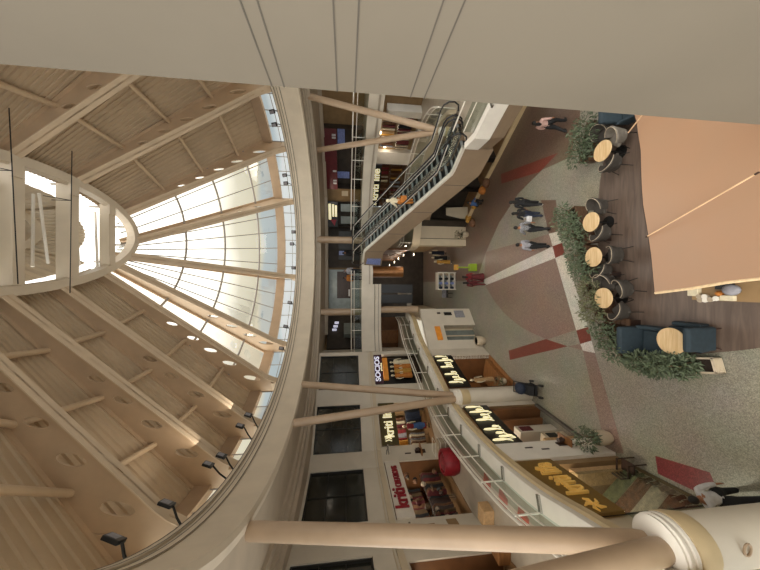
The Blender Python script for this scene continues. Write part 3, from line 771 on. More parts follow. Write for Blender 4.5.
f3 = gf(524, 540); wall_box(f3, 0, f3.L, 0, GB, 'wall_left', 'wall_cream', .1, .4)
for a_, b_ in (((-4.9, 4.6), f3.p),):
    f3 = Fr(a_, b_); wall_box(f3, 0, f3.L, 0, GB, 'wall_left', 'wall_cream', .15, .4)

# ------------------------------------------------------------------ columns and struts
def vcol(base_pix, r, collar_pix, tops, lab, zc=F1B + .2, rs=.2, ztop=RB + .02, plan=None, zb=0):
    c = plan or P(*collar_pix, zc); c = Vector((c[0], c[1], 0))
    t = thing('strut_column', lab, 'column', c + Vector((0, 0, zb)))
    b = MB(); b.tube([c + Vector((0, 0, zb)), c + Vector((0, 0, zc - .3))], r, 28); b.build('shaft', 'wall_paint', t, True)
    b = MB(); b.lathe([(r, zc - .75), (r + .02, zc - .72), (r + .06, zc - .45), (r + .06, zc - .3), (r, zc - .28)], c, 28); b.build('collar', 'moulding_tan', t, True)
    b = MB(); b.lathe([(r, zc - .3), (r + .05, zc - .28), (r + .05, zc - .22), (r + .02, zc - .2), (r + .05, zc - .16), (r + .05, zc - .1), (r + .02, zc - .08), (r + .03, zc - .03), (r - .06, zc + .02), (r * .3, zc + .04)], c, 28); b.build('collar_cap', 'curb_white', t, True)
    for tp in tops:
        q = P(*tp, ztop) if len(tp) == 2 else Vector(tp); d = (q - c); a = c + Vector((d.x, d.y, 0)).normalized() * r * .35 + Vector((0, 0, zc + .02))
        b = MB(); b.tube([a, a.lerp(q, .02), a.lerp(q, .985), q], [rs * .9, rs, rs, rs * .92], 20); b.build('strut', 'strut_paint', t, True)
    return t
cA = P(656, 546, F1B + .35)
t = vcol(None, .42, None, [(247, 531), (-4.0, 3.05, RB)], 'thick near white column with a grooved collar carrying two tan struts', F1B + .35, .2, plan=(cA.x, cA.y))
b = MB(); q = PD(746, 549, cA.y - .4); b.tube([Vector((q.x + .1 * math.cos(k * .449), cA.y - .42, q.z + .07 * math.sin(k * .449))) for k in range(15)], .018, 6)
o = b.build('hook_ring', 'strut_paint', t)
vcol(None, .36, None, [(302, 384.5), (293, 423.5)], 'white column between the two script signs carrying a pair of tan struts', F1B + .12, .18, plan=P(533, 396, 0) + Vector((-.02, .36, 0)))
vcol(None, .17, (439, 131), [(304, 95), (312, 151)], 'tan strut pair behind the escalator foot by the clothes racks', F1 + .5, .17, zb=F1)
for x0, lab in ((240, 'slim tan pillar behind the upper escalator landing'), (312, 'slim tan pillar beside the dark second gallery shop')):
    q = PD(340, x0, 22.6); t = thing('pillar', lab, 'pillar', (q.x, 22.6, F2))
    b = MB(); b.tube([(q.x, 22.6, F2), (q.x, 22.6, RB)], .27, 20); b.build('shaft', 'strut_paint', t, True)
    b = MB(); b.lathe([(.33, F2), (.33, F2 + .1), (.28, F2 + .14)], (q.x, 22.6, 0), 20); b.build('base', 'strut_paint', t, True)
q = PD(400, 309.5, 22.6); b = MB(); b.tube([(q.x, 22.6, F1B), (q.x, 22.6, F2B + .1)], .27, 20); o = b.build('pillar', 'strut_paint', smooth=True); tag(o, 'slim tan pillar below the balcony beam at the corridor corner', 'pillar')
# clad ground pillars at the back
q = P(466, 227, 0); q2 = P(466, 246, 0)
t = thing('pillar', 'pale clad square pillar behind the escalator underside', 'pillar', ((q.x + q2.x) / 2, q.y + .4, 0))
b = MB(); b.box(q2.x, q.x, q.y, q.y + .9, 0, F1B - .02); b.build('shaft', 'wall_cream', t)
m_ = q2.x + (q.x - q2.x) * .36
b = MB(); b.box(m_ - .025, m_ + .025, q.y - .004, q.y + .01, 0, F1B - .02); b.build('groove', 'groove_dark', t)
q = P(469, 304, 0); q2 = P(469, 308.5, 0)

# ------------------------------------------------------------------ railings
def railing(line, z, lab, h=1.0, inset=.16, step=1.6, rails=((1.0, .035), (.78, .022)), glassm='rail_glass', brackets=True):
    ln = offset2(line, inset) if inset else line
    t = thing('glass_railing', lab, 'railing', (*ln[len(ln) // 2], z))
    b = MB(); rows = [[Vector((p.x, p.y, z + .08)), Vector((p.x, p.y, z + .72))] for p in ln]; b.strip(rows); b.build('glass_panel', glassm, t)
    for zz, r in rails:
        b = MB(); b.tube([(p.x, p.y, z + zz) for p in ln], r, 8); b.build('rail', 'rail_steel', t, True)
    acc = 0
    for i in range(1, len(ln)):
        seg = (ln[i] - ln[i - 1]).length; acc += seg
        if acc >= step:
            acc = 0; p = ln[i]; tn = (ln[i] - ln[i - 1]).normalized(); n = Vector((-tn.y, tn.x))
            b = MB(); b.tube([(p.x, p.y, z), (p.x, p.y, z + 1.0)], .025, 8); b.build('post', 'rail_steel', t)
            if brackets:
                e = p - n * (inset + .22)
                b = MB(); b.hexa([(*(p - tn * .05), z + .14), (*(p + tn * .05), z + .14), (*(e + tn * .05), z + .14), (*(e - tn * .05), z + .14), (*(p - tn * .05), z + .2), (*(p + tn * .05), z + .2), (*(e + tn * .05), z + .2), (*(e - tn * .05), z + .2)])
                b.build('bracket', 'steel', t)
    return t
railing(EDGE, F1, 'long curved glass railing with three steel rails along the left gallery', inset=.2, rails=((1.0, .045), (.86, .03), (.5, .025)))
railing([REDGE[3], REDGE[2], REDGE[1]], F1, 'short glass railing at the escalator foot landing', inset=.3, rails=((1.0, .03), (.55, .02)), step=1.2)
railing([p for p in reversed(REDGE2)], F1, 'glass railing on the right gallery behind the escalator', inset=.2, brackets=False)
bl = [p for p in reversed(BALC)]
jl = min(range(len(bl)), key=lambda i: (bl[i] - Vector((1.2, 21.8))).length); jr = min(range(len(bl)), key=lambda i: (bl[i] - Vector((4.3, 22.7))).length)
railing(bl[:jl + 1], F2, 'glass railing on the balcony beam left of the escalator head', inset=.15, brackets=False)
railing(bl[jr:], F2, 'glass railing along the right side of the second gallery', inset=.15, brackets=False)
# ------------------------------------------------------------------ second gallery back wall and its shops
def band(line, z0, z1, name, m, thick=.2):
    for a, c in zip(line, line[1:]):
        b = MB(); f = Fr(a, c); f.box(b, 0, f.L, 0, thick, z0, z1); struct(b.build(name, m, keep=True))
band(BACK2, F2, RB - .3, 'wall_back', 'tan_wall')
ZC = RB - .3
def b2(ya, yb): return Fr(cross(BACK2, yb), cross(BACK2, ya))
def front(fr, m, z0, z1, name, lab, cat, d=-.12, parts=()):
    t = thing(name, lab, cat, fr.pt(fr.L / 2, d, z0)); b = MB(); fr.box(b, 0, fr.L, d, -.01, z0, z1); b.build('panel', m, t); return t
# maroon shop at the right
fr = b2(126, 184); L = fr.L
recess(Fr(fr.pt(0, -1.2, 0), fr.pt(L, -1.2, 0)), 0, L, F2 + .02, 11.6, 1.15, 'dark_wall')
t = sign(fr, 0, L, 10.55, 11.55, 'maroon_sign', 'maroon second gallery shop sign with a few pale marks', -1.2)
b = MB()
for s in (.1, .15, .32, .86, .9): fr.box(b, L * s, L * s + .14, -1.32, -1.28, 10.62, 10.62 + .3)
b.build('lettering', 'cloth_white', t)
def goods(fr, n, s0, s1, d, z0, z1, mats, lab, group, w=(.18, .4), h=(.3, .7)):
    for k in range(n):
        s = random.uniform(s0, s1); z = random.uniform(z0, z1); ww = random.uniform(*w); hh = random.uniform(*h)
        b = MB(); fr.box(b, s, s + ww, d - .12, d, z, z + hh)
        o = b.build('shop_item', random.choice(mats)); tag(o, lab, 'goods', group)
def pane(fr, s0, s1, z0, z1, m, lab, d, name='display_screen', cat='screen'):
    b = MB(); fr.box(b, s0, s1, d - .05, d, z0, z1); return tag(b.build(name, m), lab, cat)
pane(fr, L * .72, L * .95, 9.9, 10.5, 'screen_blue', 'pale blue lit screen in the maroon shop, upper one', -.25)
pane(fr, L * .12, L * .24, 9.5, 10.6, 'screen_blue', 'lilac blue glowing display on the near side of the maroon shop', -.25)
# white pale shopfront and the red and white sign
fr = b2(185, 201); b = MB(); fr.box(b, 0, fr.L, -.3, -.1, F2, 11.7); struct(b.build('wall_back', 'tan_wall', keep=True))
b = MB(); fr.box(b, fr.L * .35, fr.L * .65, -.34, -.3, 9.6, 10.2); tag(b.build('notice', 'wall_cream'), 'small pale notice on the tan wall of the second gallery', 'notice')
fr = b2(202, 226); L = fr.L
recess(Fr(fr.pt(0, -1.0, 0), fr.pt(L, -1.0, 0)), 0, L, F2 + .02, 11.6, .95, 'dark_wall')
t = sign(fr, 0, L, 10.6, 11.6, 'black_sign', 'black second gallery sign with white rows and a red triangle', -1.0)
b = MB(); fr.box(b, L * .3, L * .92, -1.12, -1.08, 11.2, 11.45); fr.box(b, L * .42, L * .9, -1.12, -1.08, 10.92, 11.1); fr.box(b, L * .42, L * .86, -1.12, -1.08, 10.66, 10.84); b.build('lettering', 'letter_lit', t)
b = MB(); b.poly([fr.pt(L * .05, -1.1, 10.9), fr.pt(L * .3, -1.1, 10.7), fr.pt(L * .3, -1.1, 11.3)]); b.build('emblem', 'letter_red', t)
for k in range(2):
    pane(fr, L * (.1 + .5 * k), L * (.4 + .5 * k), F2 + .3, F2 + 1.9, 'door_grey', '%s grey shop door leaf under the red and white sign' % ('near side' if k == 0 else 'far side'), -.4, 'door_leaf', 'door')
# dark middle shop with mannequins and a counter
fr = b2(228, 268); L = fr.L
b = MB(); fr.box(b, 0, L, -.2, -.05, F2 + .02, 11.55); struct(b.build('wall_shop', 'dark_wall', keep=True))
for s in (.2, .45, .7):
    b = MB(); fr.box(b, L * s, L * s + .8, -.5, -.2, F2 + .02, F2 + 2.1); tag(b.build('dark_cabinet', 'dark_frame'), 'dark tall cabinet at the back of the second gallery shop, %s' % {.2: 'nearest the tan pillar', .45: 'middle one', .7: 'right one'}[s], 'cabinet')
pane(fr, L * .32, L * .42, 10.0, 10.5, 'screen_blue', 'small lavender lit square in the dark second gallery shop', -.55)
fr = b2(270, 309); L = fr.L
b = MB(); fr.box(b, 0, L, -.2, -.05, F2 + .02, 11.55); struct(b.build('wall_shop', 'door_grey', keep=True))
pane(fr, L * .28, L * .95, F2 + .9, F2 + 2.3, 'dark_wood', 'dark brown wall panel facing the escalator head', -.2, 'timber_board', 'panel')
pane(fr, L * .33, L * .5, F2 + 1.0, F2 + 1.15, 'cloth_white', 'white label strip on the dark brown wall panel', -.26, 'label_strip', 'label')
fr = b2(314, 349); L = fr.L
b = MB(); fr.box(b, 0, L, -.2, -.05, F2 + .02, 11.55); struct(b.build('wall_shop', 'dark_wall', keep=True))
b = MB(); fr.box(b, L * .2, L * .5, -1.2, -.6, F2 + .02, F2 + 1.6); tag(b.build('display_cabinet', 'door_grey'), 'grey cabinet in the dark shop beyond the left windows', 'cabinet')
for k in range(3):
    b = MB(); fr.box(b, L * (.66 - .1 * k), L * (.7 - .1 * k), -.4, -.25, 10.5 + .1 * k, 10.9 + .1 * k); tag(b.build('lit_panel', 'letter_white'), 'small white glowing panel in the dark shop, %s' % ('right', 'middle', 'left')[k] + ' one', 'lamp')
# long ceiling fascia of the gallery
band([Vector(p) for p in ((-4.7, 27.2), (4.5, 27.6), (8.0, 26.4), (11.4, 23.6), (14.4, 18.8))], 11.5, ZC, 'beam_gallery', 'soffit_paint', .2)

# ------------------------------------------------------------------ first gallery, right side shops
def b1(ya, yb): return Fr(cross(BACK1, yb), cross(BACK1, ya))
band(BACK1, 7.6, F2B + .1, 'wall_back', 'tan_wall'); 
fr = b1(95, 163); wall_box(fr, 0, fr.L, F1, 7.6, 'wall_back', 'tan_wall', .3, .5)
fr = b1(207, 250); wall_box(fr, 0, fr.L, F1, 7.6, 'wall_back', 'wall_cream', 0, .2)
fr = b1(164, 206); L = fr.L
recess(fr, 0, L, F1 + .01, 7.6, 2.4, 'brown_wall')
t = sign(fr, 0, L, 6.75, 7.6, 'black_sign', 'black gallery shop sign with cream lettering beside the escalator', .0)
text('lettering', 'kriti life', 'letter_lit', .85, fr, L * .54, -.1, 7.16, t, width=L * .74)
b = MB()
for k in range(3): b.tube([fr.pt(L * .04 + .1 * k, -.1, 6.98), fr.pt(L * .06 + .1 * k, -.1, 7.14), fr.pt(L * .04 + .1 * k, -.1, 7.32)], .025, 6)
b.build('emblem', 'letter_lit', t)
KL = fr
fr = b1(150, 162); b = MB(); fr.box(b, 0, fr.L, -.15, .3, F1, 7.6); struct(b.build('wall_pier', 'curb_white', keep=True))
fr = b1(100, 118); q = fr.pt(fr.L * .55, -.3, 0)
b = MB(); fr.box(b, fr.L * .45, fr.L * .8, -.5, .3, F1, 6.95); struct(b.build('wall_pier', 'curb_white', keep=True))
fr = b1(120, 148); LG = fr
for s, z, lab in ((.55, 7.2, 'small round lit wall lamp on the tan wall above the clothes'), (.05, 6.7, 'small lit spot lamp over the dark rack by the white pier')):
    t = thing('wall_lamp', lab, 'lamp', fr.pt(fr.L * s, .2, z)); b = MB(); b.ball(fr.pt(fr.L * s, .18, z), .13); b.build('lamp_globe', 'lamp_glow', t, True)
    b = MB(); fr.box(b, fr.L * s - .2, fr.L * s + .2, .26, .3, z - .12, z + .12); b.build('back_plate', 'steel', t)
    lamp('lamp', fr.pt(fr.L * s, -.2, z - .1), 14, size=.2, typ='POINT')

# clothes rack: a rail frame, each garment a thing of its own
GARM = {}
def garment(m):
    if m not in GARM:
        b = MB(); rows = []
        for z, w, d in ((0, .2, .03), (-.1, .24, .05), (-.5, .2, .06), (-.95, .25, .07)):
            rows.append([Vector((d * math.cos(k * math.pi / 5), w * math.sin(k * math.pi / 5) * (1 if z else .7), z)) for k in range(10)])
        b.strip(rows, True); b.poly(rows[0]); b.poly(rows[-1])
        for v in b.v: v.z += .95
        o = b.build('hanging_garment', m, keep=True, smooth=True); GARM[m] = o; return o
    o = GARM[m].copy(); C.objects.link(o); return o
def rack(fr, s0, s1, d, z, n, mats, where, h=1.5):
    t = thing('clothes_rack', 'steel clothes rack %s' % where, 'rack', fr.pt((s0 + s1) / 2, d, z)); b = MB()
    for s in (s0, s1): b.tube([fr.pt(s, d, z), fr.pt(s, d, z + h)], .02, 6); b.tube([fr.pt(s, d - .25, z + .02), fr.pt(s, d + .25, z + .02)], .02, 6)
    b.build('frame', 'steel', t); b = MB(); b.tube([fr.pt(s0, d, z + h), fr.pt(s1, d, z + h)], .02, 6); b.build('rail', 'steel', t)
    ang = math.atan2(fr.t.y, fr.t.x)
    for k in range(n):
        s = s0 + (s1 - s0) * (k + .5) / n; m = random.choice(mats); o = garment(m)
        o.location = fr.pt(s, d, z + h - .98); o.rotation_euler = (0, 0, ang + random.uniform(-.5, .5) + .5)
        o.scale = (1.3, random.uniform(.8, 1.15), 1)
        tag(o, 'garment on the rack %s' % where, 'clothing', 'garments ' + where)
MIX = ['cloth_red', 'cloth_maroon', 'cloth_brown', 'cloth_pale', 'cloth_beige', 'cloth_grey', 'cloth_ochre', 'cloth_cream']
fr = LG
rack(fr, .1, fr.L - .1, -.1, F1, 10, MIX, 'under the round wall lamp, lower tier', 1.4)
rack(fr, .1, fr.L - .1, .12, F1 + 1.35, 9, MIX, 'under the round wall lamp, upper tier', 1.25)
fr = KL
rack(fr, .2, fr.L - .2, 1.0, F1, 9, MIX, 'in the gallery shop by the escalator, lower tier', 1.3)
rack(fr, .2, fr.L - .2, 1.2, F1 + 1.2, 9, MIX, 'in the gallery shop by the escalator, upper tier', 1.25)
fr = b1(100, 118); rack(fr, -.6, fr.L * .42, -.4, F1, 5, ['cloth_red', 'cloth_maroon', 'cloth_red', 'cloth_black'], 'beside the white pier near the landing', 1.5)
fr = SHOPS[1]; L = fr.L
rack(fr, .2, L * .4, 1.1, F1, 8, ['cloth_cream', 'cloth_check', 'cloth_pale', 'cloth_brown'], 'in the olive sign shop, left low', 1.3)
rack(fr, .3, L * .9, 1.6, F1 + 1.1, 10, MIX, 'in the olive sign shop, high at the back', 1.25)
rack(fr, L * .62, L - .1, .8, F1, 6, ['cloth_black', 'cloth_navy', 'cloth_grey'], 'in the olive sign shop, dark clothes on the right', 1.4)
fr = SHOPS[2]; L = fr.L
DRK = ['cloth_brown', 'cloth_maroon', 'cloth_black', 'dark_wood', 'stem_brown', 'warm_wood']
rack(fr, .3, L * .48, .7, F1, 9, DRK, 'in the white sign shop, front left', 1.35)
rack(fr, L * .52, L - .2, .7, F1, 9, DRK, 'in the white sign shop, front right', 1.35)
rack(fr, .3, L * .5, 1.6, F1 + 1.1, 9, DRK, 'in the white sign shop, high back left', 1.2)
rack(fr, L * .52, L - .2, 1.6, F1 + 1.1, 9, DRK, 'in the white sign shop, high back right', 1.2)
for k in range(34):
    s_, z_ = .2 + (L - .6) * ((k * 37) % 34) / 34, F1 + .5 + 1.9 * ((k * 13) % 11) / 11
    b = MB(); w_ = random.uniform(.06, .13); b.lathe([(w_ * .5, 0), (w_, w_ * .8), (w_ * .7, w_ * 1.7), (w_ * .3, w_ * 2)], fr.pt(s_, .25 + .03 * (k % 5), z_), 10)
    tag(b.build('hanging_trinket', ('dark_wood', 'cloth_brown', 'cloth_pale', 'cloth_brown', 'stem_brown', 'cloth_maroon', 'black_metal')[k % 7], smooth=True), 'small hanging trinket in the front of the white sign shop', 'trinket', 'trinkets in the white sign shop')
fr = SHOPS[3]; L = fr.L
rack(fr, .2, L - .2, .6, F1, 8, ['cloth_red', 'cloth_brown', 'cloth_black', 'cloth_orange'], 'in the nearest gallery shop', 1.5)
fr = SHOPS[1]
def facing(fr): return math.atan2(-fr.n.y, -fr.n.x) - math.pi / 2
q = fr.pt(fr.L * .5, .5, F1 + .02); mannequin((q.x, q.y, q.z), facing(fr), 'cloth_red', 'mannequin in a red top and blue skirt before the olive sign shop')
b = MB(); b.lathe([(.17, .3), (.21, .6), (.16, .98), (.17, 1.02)], q, 14); o = tag(b.build('denim_skirt', 'cloth_blue', smooth=True), 'blue denim skirt on the mannequin in the red top', 'clothing')
fr = SHOPS[0]
MZ = ((.3, 'cloth_orange', 'first'), (.45, 'cloth_ochre', 'second'), (.6, 'cloth_orange', 'third'), (.75, 'cloth_cream', 'fourth'))
b = MB(); fr.box(b, .2, fr.L * .92, -.15, .45, F1 + .02, F1 + .35); tag(b.build('display_platform', 'dark_wood'), 'dark platform under the row of saffron mannequins', 'platform')
for s, m, w in MZ:
    q = fr.pt(fr.L * s, .15, F1 + .37); mannequin((q.x, q.y, q.z), facing(fr), m, '%s %s mannequin from the left below the plum sign' % (w, 'cream' if m == 'cloth_cream' else 'saffron'), 1.75, group='mannequins below the plum sign')
# red bin of clothes and white crate beside the gallery pier
fr = facade(WALL, 448.5, 470); q = P(456, 461, F1)
t = thing('clothes_bin', 'big round red bin in front of the gallery pier', 'bin', q)
b = MB(); b.lathe([(.52, 0), (.6, .2), (.57, .66), (.52, .72), (.45, .7), (.42, .5)], q, 24); b.build('tub', 'bin_red', t, True)
b = MB(); b.ball(q + Vector((0, 0, .56)), (.42, .42, .22), 16, 8); b.build('clothes', 'cloth_red', t, True)
q = P(449, 446, F1); t = thing('wire_basket', 'white wire basket behind the round red bin', 'basket', q); b = MB()
for z in (.05, .3, .55, .8):
    b.tube([q + Vector((x, y, z)) for x, y in ((-.35, -.3), (.35, -.3), (.35, .3), (-.35, .3), (-.35, -.3))], .015, 5)
b.build('wire', 'cup_white', t); b = MB(); b.box(q.x - .3, q.x + .3, q.y - .25, q.y + .25, q.z + .06, q.z + .6); b.build('contents', 'cloth_pale', t)
# low bench and boxes in front of the white sign shop
fr = SHOPS[2]; q = fr.pt(fr.L * .06, -.45, F1)
g = P(491, 514, F1); b = MB(); b.box(g.x - .3, g.x + .3, g.y - .25, g.y + .25, F1, F1 + .4); tag(b.build('display_box', 'cloth_beige', bevel=.02), 'plain tan box before the near end of the white sign shop', 'box')
g = P(506, 549, F1); b = MB(); b.box(g.x - .25, g.x + .25, g.y - .3, g.y + .3, F1, F1 + .42); tag(b.build('bench', 'warm_wood', bevel=.02), 'brown block bench by the pier with two notices', 'bench')

# ------------------------------------------------------------------ ground floor: corridor at the back and right shopfronts
band([Vector((-2.6, 21.9)), Vector((-2.6, 36))], 0, F1B, 'wall_corridor', 'wall_cream')
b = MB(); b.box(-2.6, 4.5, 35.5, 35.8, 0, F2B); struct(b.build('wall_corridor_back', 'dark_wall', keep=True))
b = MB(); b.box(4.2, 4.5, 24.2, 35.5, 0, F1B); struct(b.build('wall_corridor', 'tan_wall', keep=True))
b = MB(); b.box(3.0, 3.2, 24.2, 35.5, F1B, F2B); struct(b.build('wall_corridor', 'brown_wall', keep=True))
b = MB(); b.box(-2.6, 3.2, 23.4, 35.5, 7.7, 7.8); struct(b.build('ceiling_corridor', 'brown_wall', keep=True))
b = MB(); b.box(-9.0, -2.6, 28.9, 29.1, F1, F2B); struct(b.build('wall_gallery_end', 'brown_wall', keep=True))
b = MB(); b.box(-5.9, -4.6, 28.7, 28.9, F1, F1 + 2.4); tag(b.build('wood_panel', 'warm_wood'), 'plain brown timber panel at the dark end of the left gallery', 'panel')
# black roller blinds hanging under the balcony beam
for k, lab in enumerate(('left', 'right')):
    x0 = PD(400, 303 - 10 * k, 24.5).x; x1 = PD(400, 294.5 - 10 * k, 24.5).x; zt = 7.1; zb = PD(412, 290, 24.5).z
    t = thing('roller_blind', '%s black blind hanging under the balcony beam' % lab, 'blind', ((x0 + x1) / 2, 24.5, zb))
    b = MB(); b.box(x0, x1, 24.46, 24.5, zb, zt); b.build('fabric', 'black_rubber', t)
    b = MB(); b.tube([(x0, 24.48, zt), (x1, 24.48, zt)], .08, 10); b.build('roller', 'dark_frame', t, True)
    b = MB(); b.box(x0, x1, 24.44, 24.52, zb - .05, zb); b.build('bottom_bar', 'black_metal', t)
b = MB(); b.tube([(-2.6, 24.48, 7.1), (.2, 24.48, 7.1)], .03, 6); struct(b.build('beam_blind_rail', 'dark_frame', keep=True))
# copper lit panel and ceiling spots
t = thing('copper_bulkhead', 'shiny rounded copper bulkhead hanging in the corridor', 'bulkhead', (PD(400, 272, 26).x, 26, 4.6))
b = MB(); q = PD(400, 272, 26); b.tube([(q.x, 26, 4.6), (q.x, 26, 7.7)], .5, 24); b.build('shaft', 'copper_panel', t, True)
for k, (x, y) in enumerate(((403, 255), (413, 254.5), (394, 262), (389, 265), (385, 269), (398, 258.5))):
    q = P(x, y, 4.75)
    t = thing('pendant_spot', 'round spot lamp glowing on a cord in the corridor', 'lamp', q, 0, 'corridor pendant spots')
    b = MB(); b.lathe([(.17, .06), (.17, 0), (.14, -.02)], q, 14); b.build('rim', 'steel', t); b = MB(); b.lathe([(.13, -.025), (.1, -.06)], q, 14); b.build('bulb', 'lamp_glow', t)
    b = MB(); b.tube([q + Vector((0, 0, .06)), (q.x, q.y, 7.7)], .01, 5); b.build('cord', 'black_metal', t)
    lamp('spot', q - Vector((0, 0, .25)), 40, size=.15, typ='POINT')
b = MB(); b.prism([(-2.6, 24.7), (-.1, 24.7), (-.1, 29), (-2.6, 29)], F1B, F1); struct(b.build('floor_gallery_end', 'gallery_floor', keep=True))
# mannequins and racks in the corridor
for k, (x, y, m, lab) in enumerate(((449, 258, 'cloth_black', 'black dressed mannequin on the right of the corridor'), (446, 253, 'cloth_navy', 'navy dressed mannequin behind the black one in the corridor'), (452, 262, 'cloth_ochre', 'ochre dressed mannequin nearest the lime stand'))):
    q = P(x, y, 0); mannequin((q.x, q.y, 0), math.pi + .2 * k, m, lab)
t = thing('display_case', 'white framed display case standing in the corridor mouth', 'display case', P(456, 281, 0)); q = P(456, 281, 0)
b = MB()
for sx in (-.75, .75):
    for sy in (0, .6): b.box(q.x + sx - .04, q.x + sx + .04, q.y + sy - .04, q.y + sy + .04, 0, 1.7)
for z in (.1, .62, 1.15, 1.66):
    b.box(q.x - .79, q.x + .79, q.y - .04, q.y + .64, z - .03, z + .03)
b.build('frame', 'cup_white', t)
b = MB(); b.box(q.x - .72, q.x + .72, q.y + .6, q.y + .62, .1, 1.66); b.build('back_panel', 'door_grey', t)
for k in range(12):
    x = q.x - .6 + .4 * (k % 4); z = .14 + .53 * (k // 4)
    b = MB(); b.lathe([(.1, 0), (.13, .12), (.07, .26), (.05, .3)], (x, q.y + .25, z), 10); tag(b.build('vessel', ('cloth_navy', 'cloth_pale', 'cloth_black', 'screen_blue')[(k * 7) % 4], smooth=True), 'small vessel on a shelf of the white framed case', 'vessel', 'vessels in the white framed case')
q = P(476, 267.5, 0)
t = thing('sign_stand', 'lime green stand with a boxy foot on the corridor floor', 'stand', q)
b = MB(); b.box(q.x - .28, q.x + .28, q.y - .2, q.y + .2, 0, .55); b.build('foot', 'lime_plastic', t, bevel=.03)
b = MB(); b.tube([q + Vector((0, 0, .5)), q + Vector((0, 0, 1.5))], .05, 8); b.build('pole', 'lime_plastic', t)
b = MB(); b.box(q.x - .2, q.x + .2, q.y - .03, q.y + .03, 1.4, 1.75); b.build('board', 'cloth_ochre', t)
for k, y in enumerate((287, 291, 295.5)):
    q = P(452, y, 0); t = thing('folding_chair', 'dark folding chair by the corridor wall, %s of three' % ('right', 'middle', 'left')[k], 'chair', q)
    b = MB(); b.box(q.x - .2, q.x + .2, q.y - .2, q.y + .2, .44, .48); b.build('seat', 'dark_frame', t)
    b = MB(); b.box(q.x - .2, q.x + .2, q.y + .18, q.y + .22, .5, .9); b.build('backrest', 'cloth_grey', t)
    for sx in (-.18, .18):
        for sy in (-.18, .18):
            b = MB(); b.tube([(q.x + sx, q.y + sy, 0), (q.x + sx, q.y + sy, .45)], .015, 6); b.build('leg', 'black_metal', t)
# right ground shopfront
f = Fr((4.3, 23.1), (5.15, 22.0)); wall_box(f, 0, f.L, 0, F1B, 'wall_right_shop', 'dark_wall', 0, .15)
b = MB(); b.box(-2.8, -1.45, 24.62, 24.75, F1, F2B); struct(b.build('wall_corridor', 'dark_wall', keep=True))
RG = V2([(5.15, 22.0), (6.9, 19.7), (8.1, 17.5), (10.5, 13.5), (13, 9)])
for k, (a, c) in enumerate(zip(RG, RG[1:])):
    f = Fr(a, c); wall_box(f, 0, f.L, 3.2, F1B, 'wall_right_shop', 'clad_brown'); recess(f, 0, f.L, 0, 3.2, 1.8, 'dark_wall')
    b = MB(); f.box(b, 0, f.L, -.12, .0, 0, .25); struct(b.build('trim_shop_base', 'moulding_tan', keep=True))
    for s in (0, f.L - .15):
        b = MB(); f.box(b, s, s + .15, -.05, .1, 0, 3.2); struct(b.build('wall_shop_post', 'black_sign', keep=True))
q = P(468, 213, 0); t = thing('display_board', 'pale leaning board beside the crouched person in blue', 'board', q)
b = MB(); b.hexa([q + Vector(v) for v in ((-.5, 0, 0), (.5, 0, 0), (.5, .06, 0), (-.5, .06, 0), (-.45, .35, 1.7), (.45, .35, 1.7), (.45, .41, 1.7), (-.45, .41, 1.7))]); b.build('board', 'wall_cream', t)
for k, (x, y, m, lab) in enumerate(((476, 205, 'cloth_ochre', 'golden bundle of cloth heaped by the right shopfront'), (470, 219, 'cloth_ochre', 'golden cloth pile between the board and the pillar'), (474, 223, 'cloth_brown', 'brown cloth pile against the clad pillar'), (484, 190, 'cloth_orange', 'small orange display pile at the shop base'), (488, 183, 'cloth_brown', 'small brown display pile at the shop base'))):
    q = P(x, y, 0); b = MB(); b.ball(q + Vector((0, 0, .12)), (.34, .3, .24), 14, 8)
    for v in b.v: v.z = max(0, v.z + .05 * math.sin(v.x * 9 + v.y * 7))
    tag(b.build('cloth_pile', m, smooth=True), lab, 'cloth')
q = P(466, 233, 0); planter_pot((q.x - .2, q.y - .35, 0), .26, .5, 'dark leafy plant in a pale pot before the clad pillar', 'leaf_dark', 60, .6)
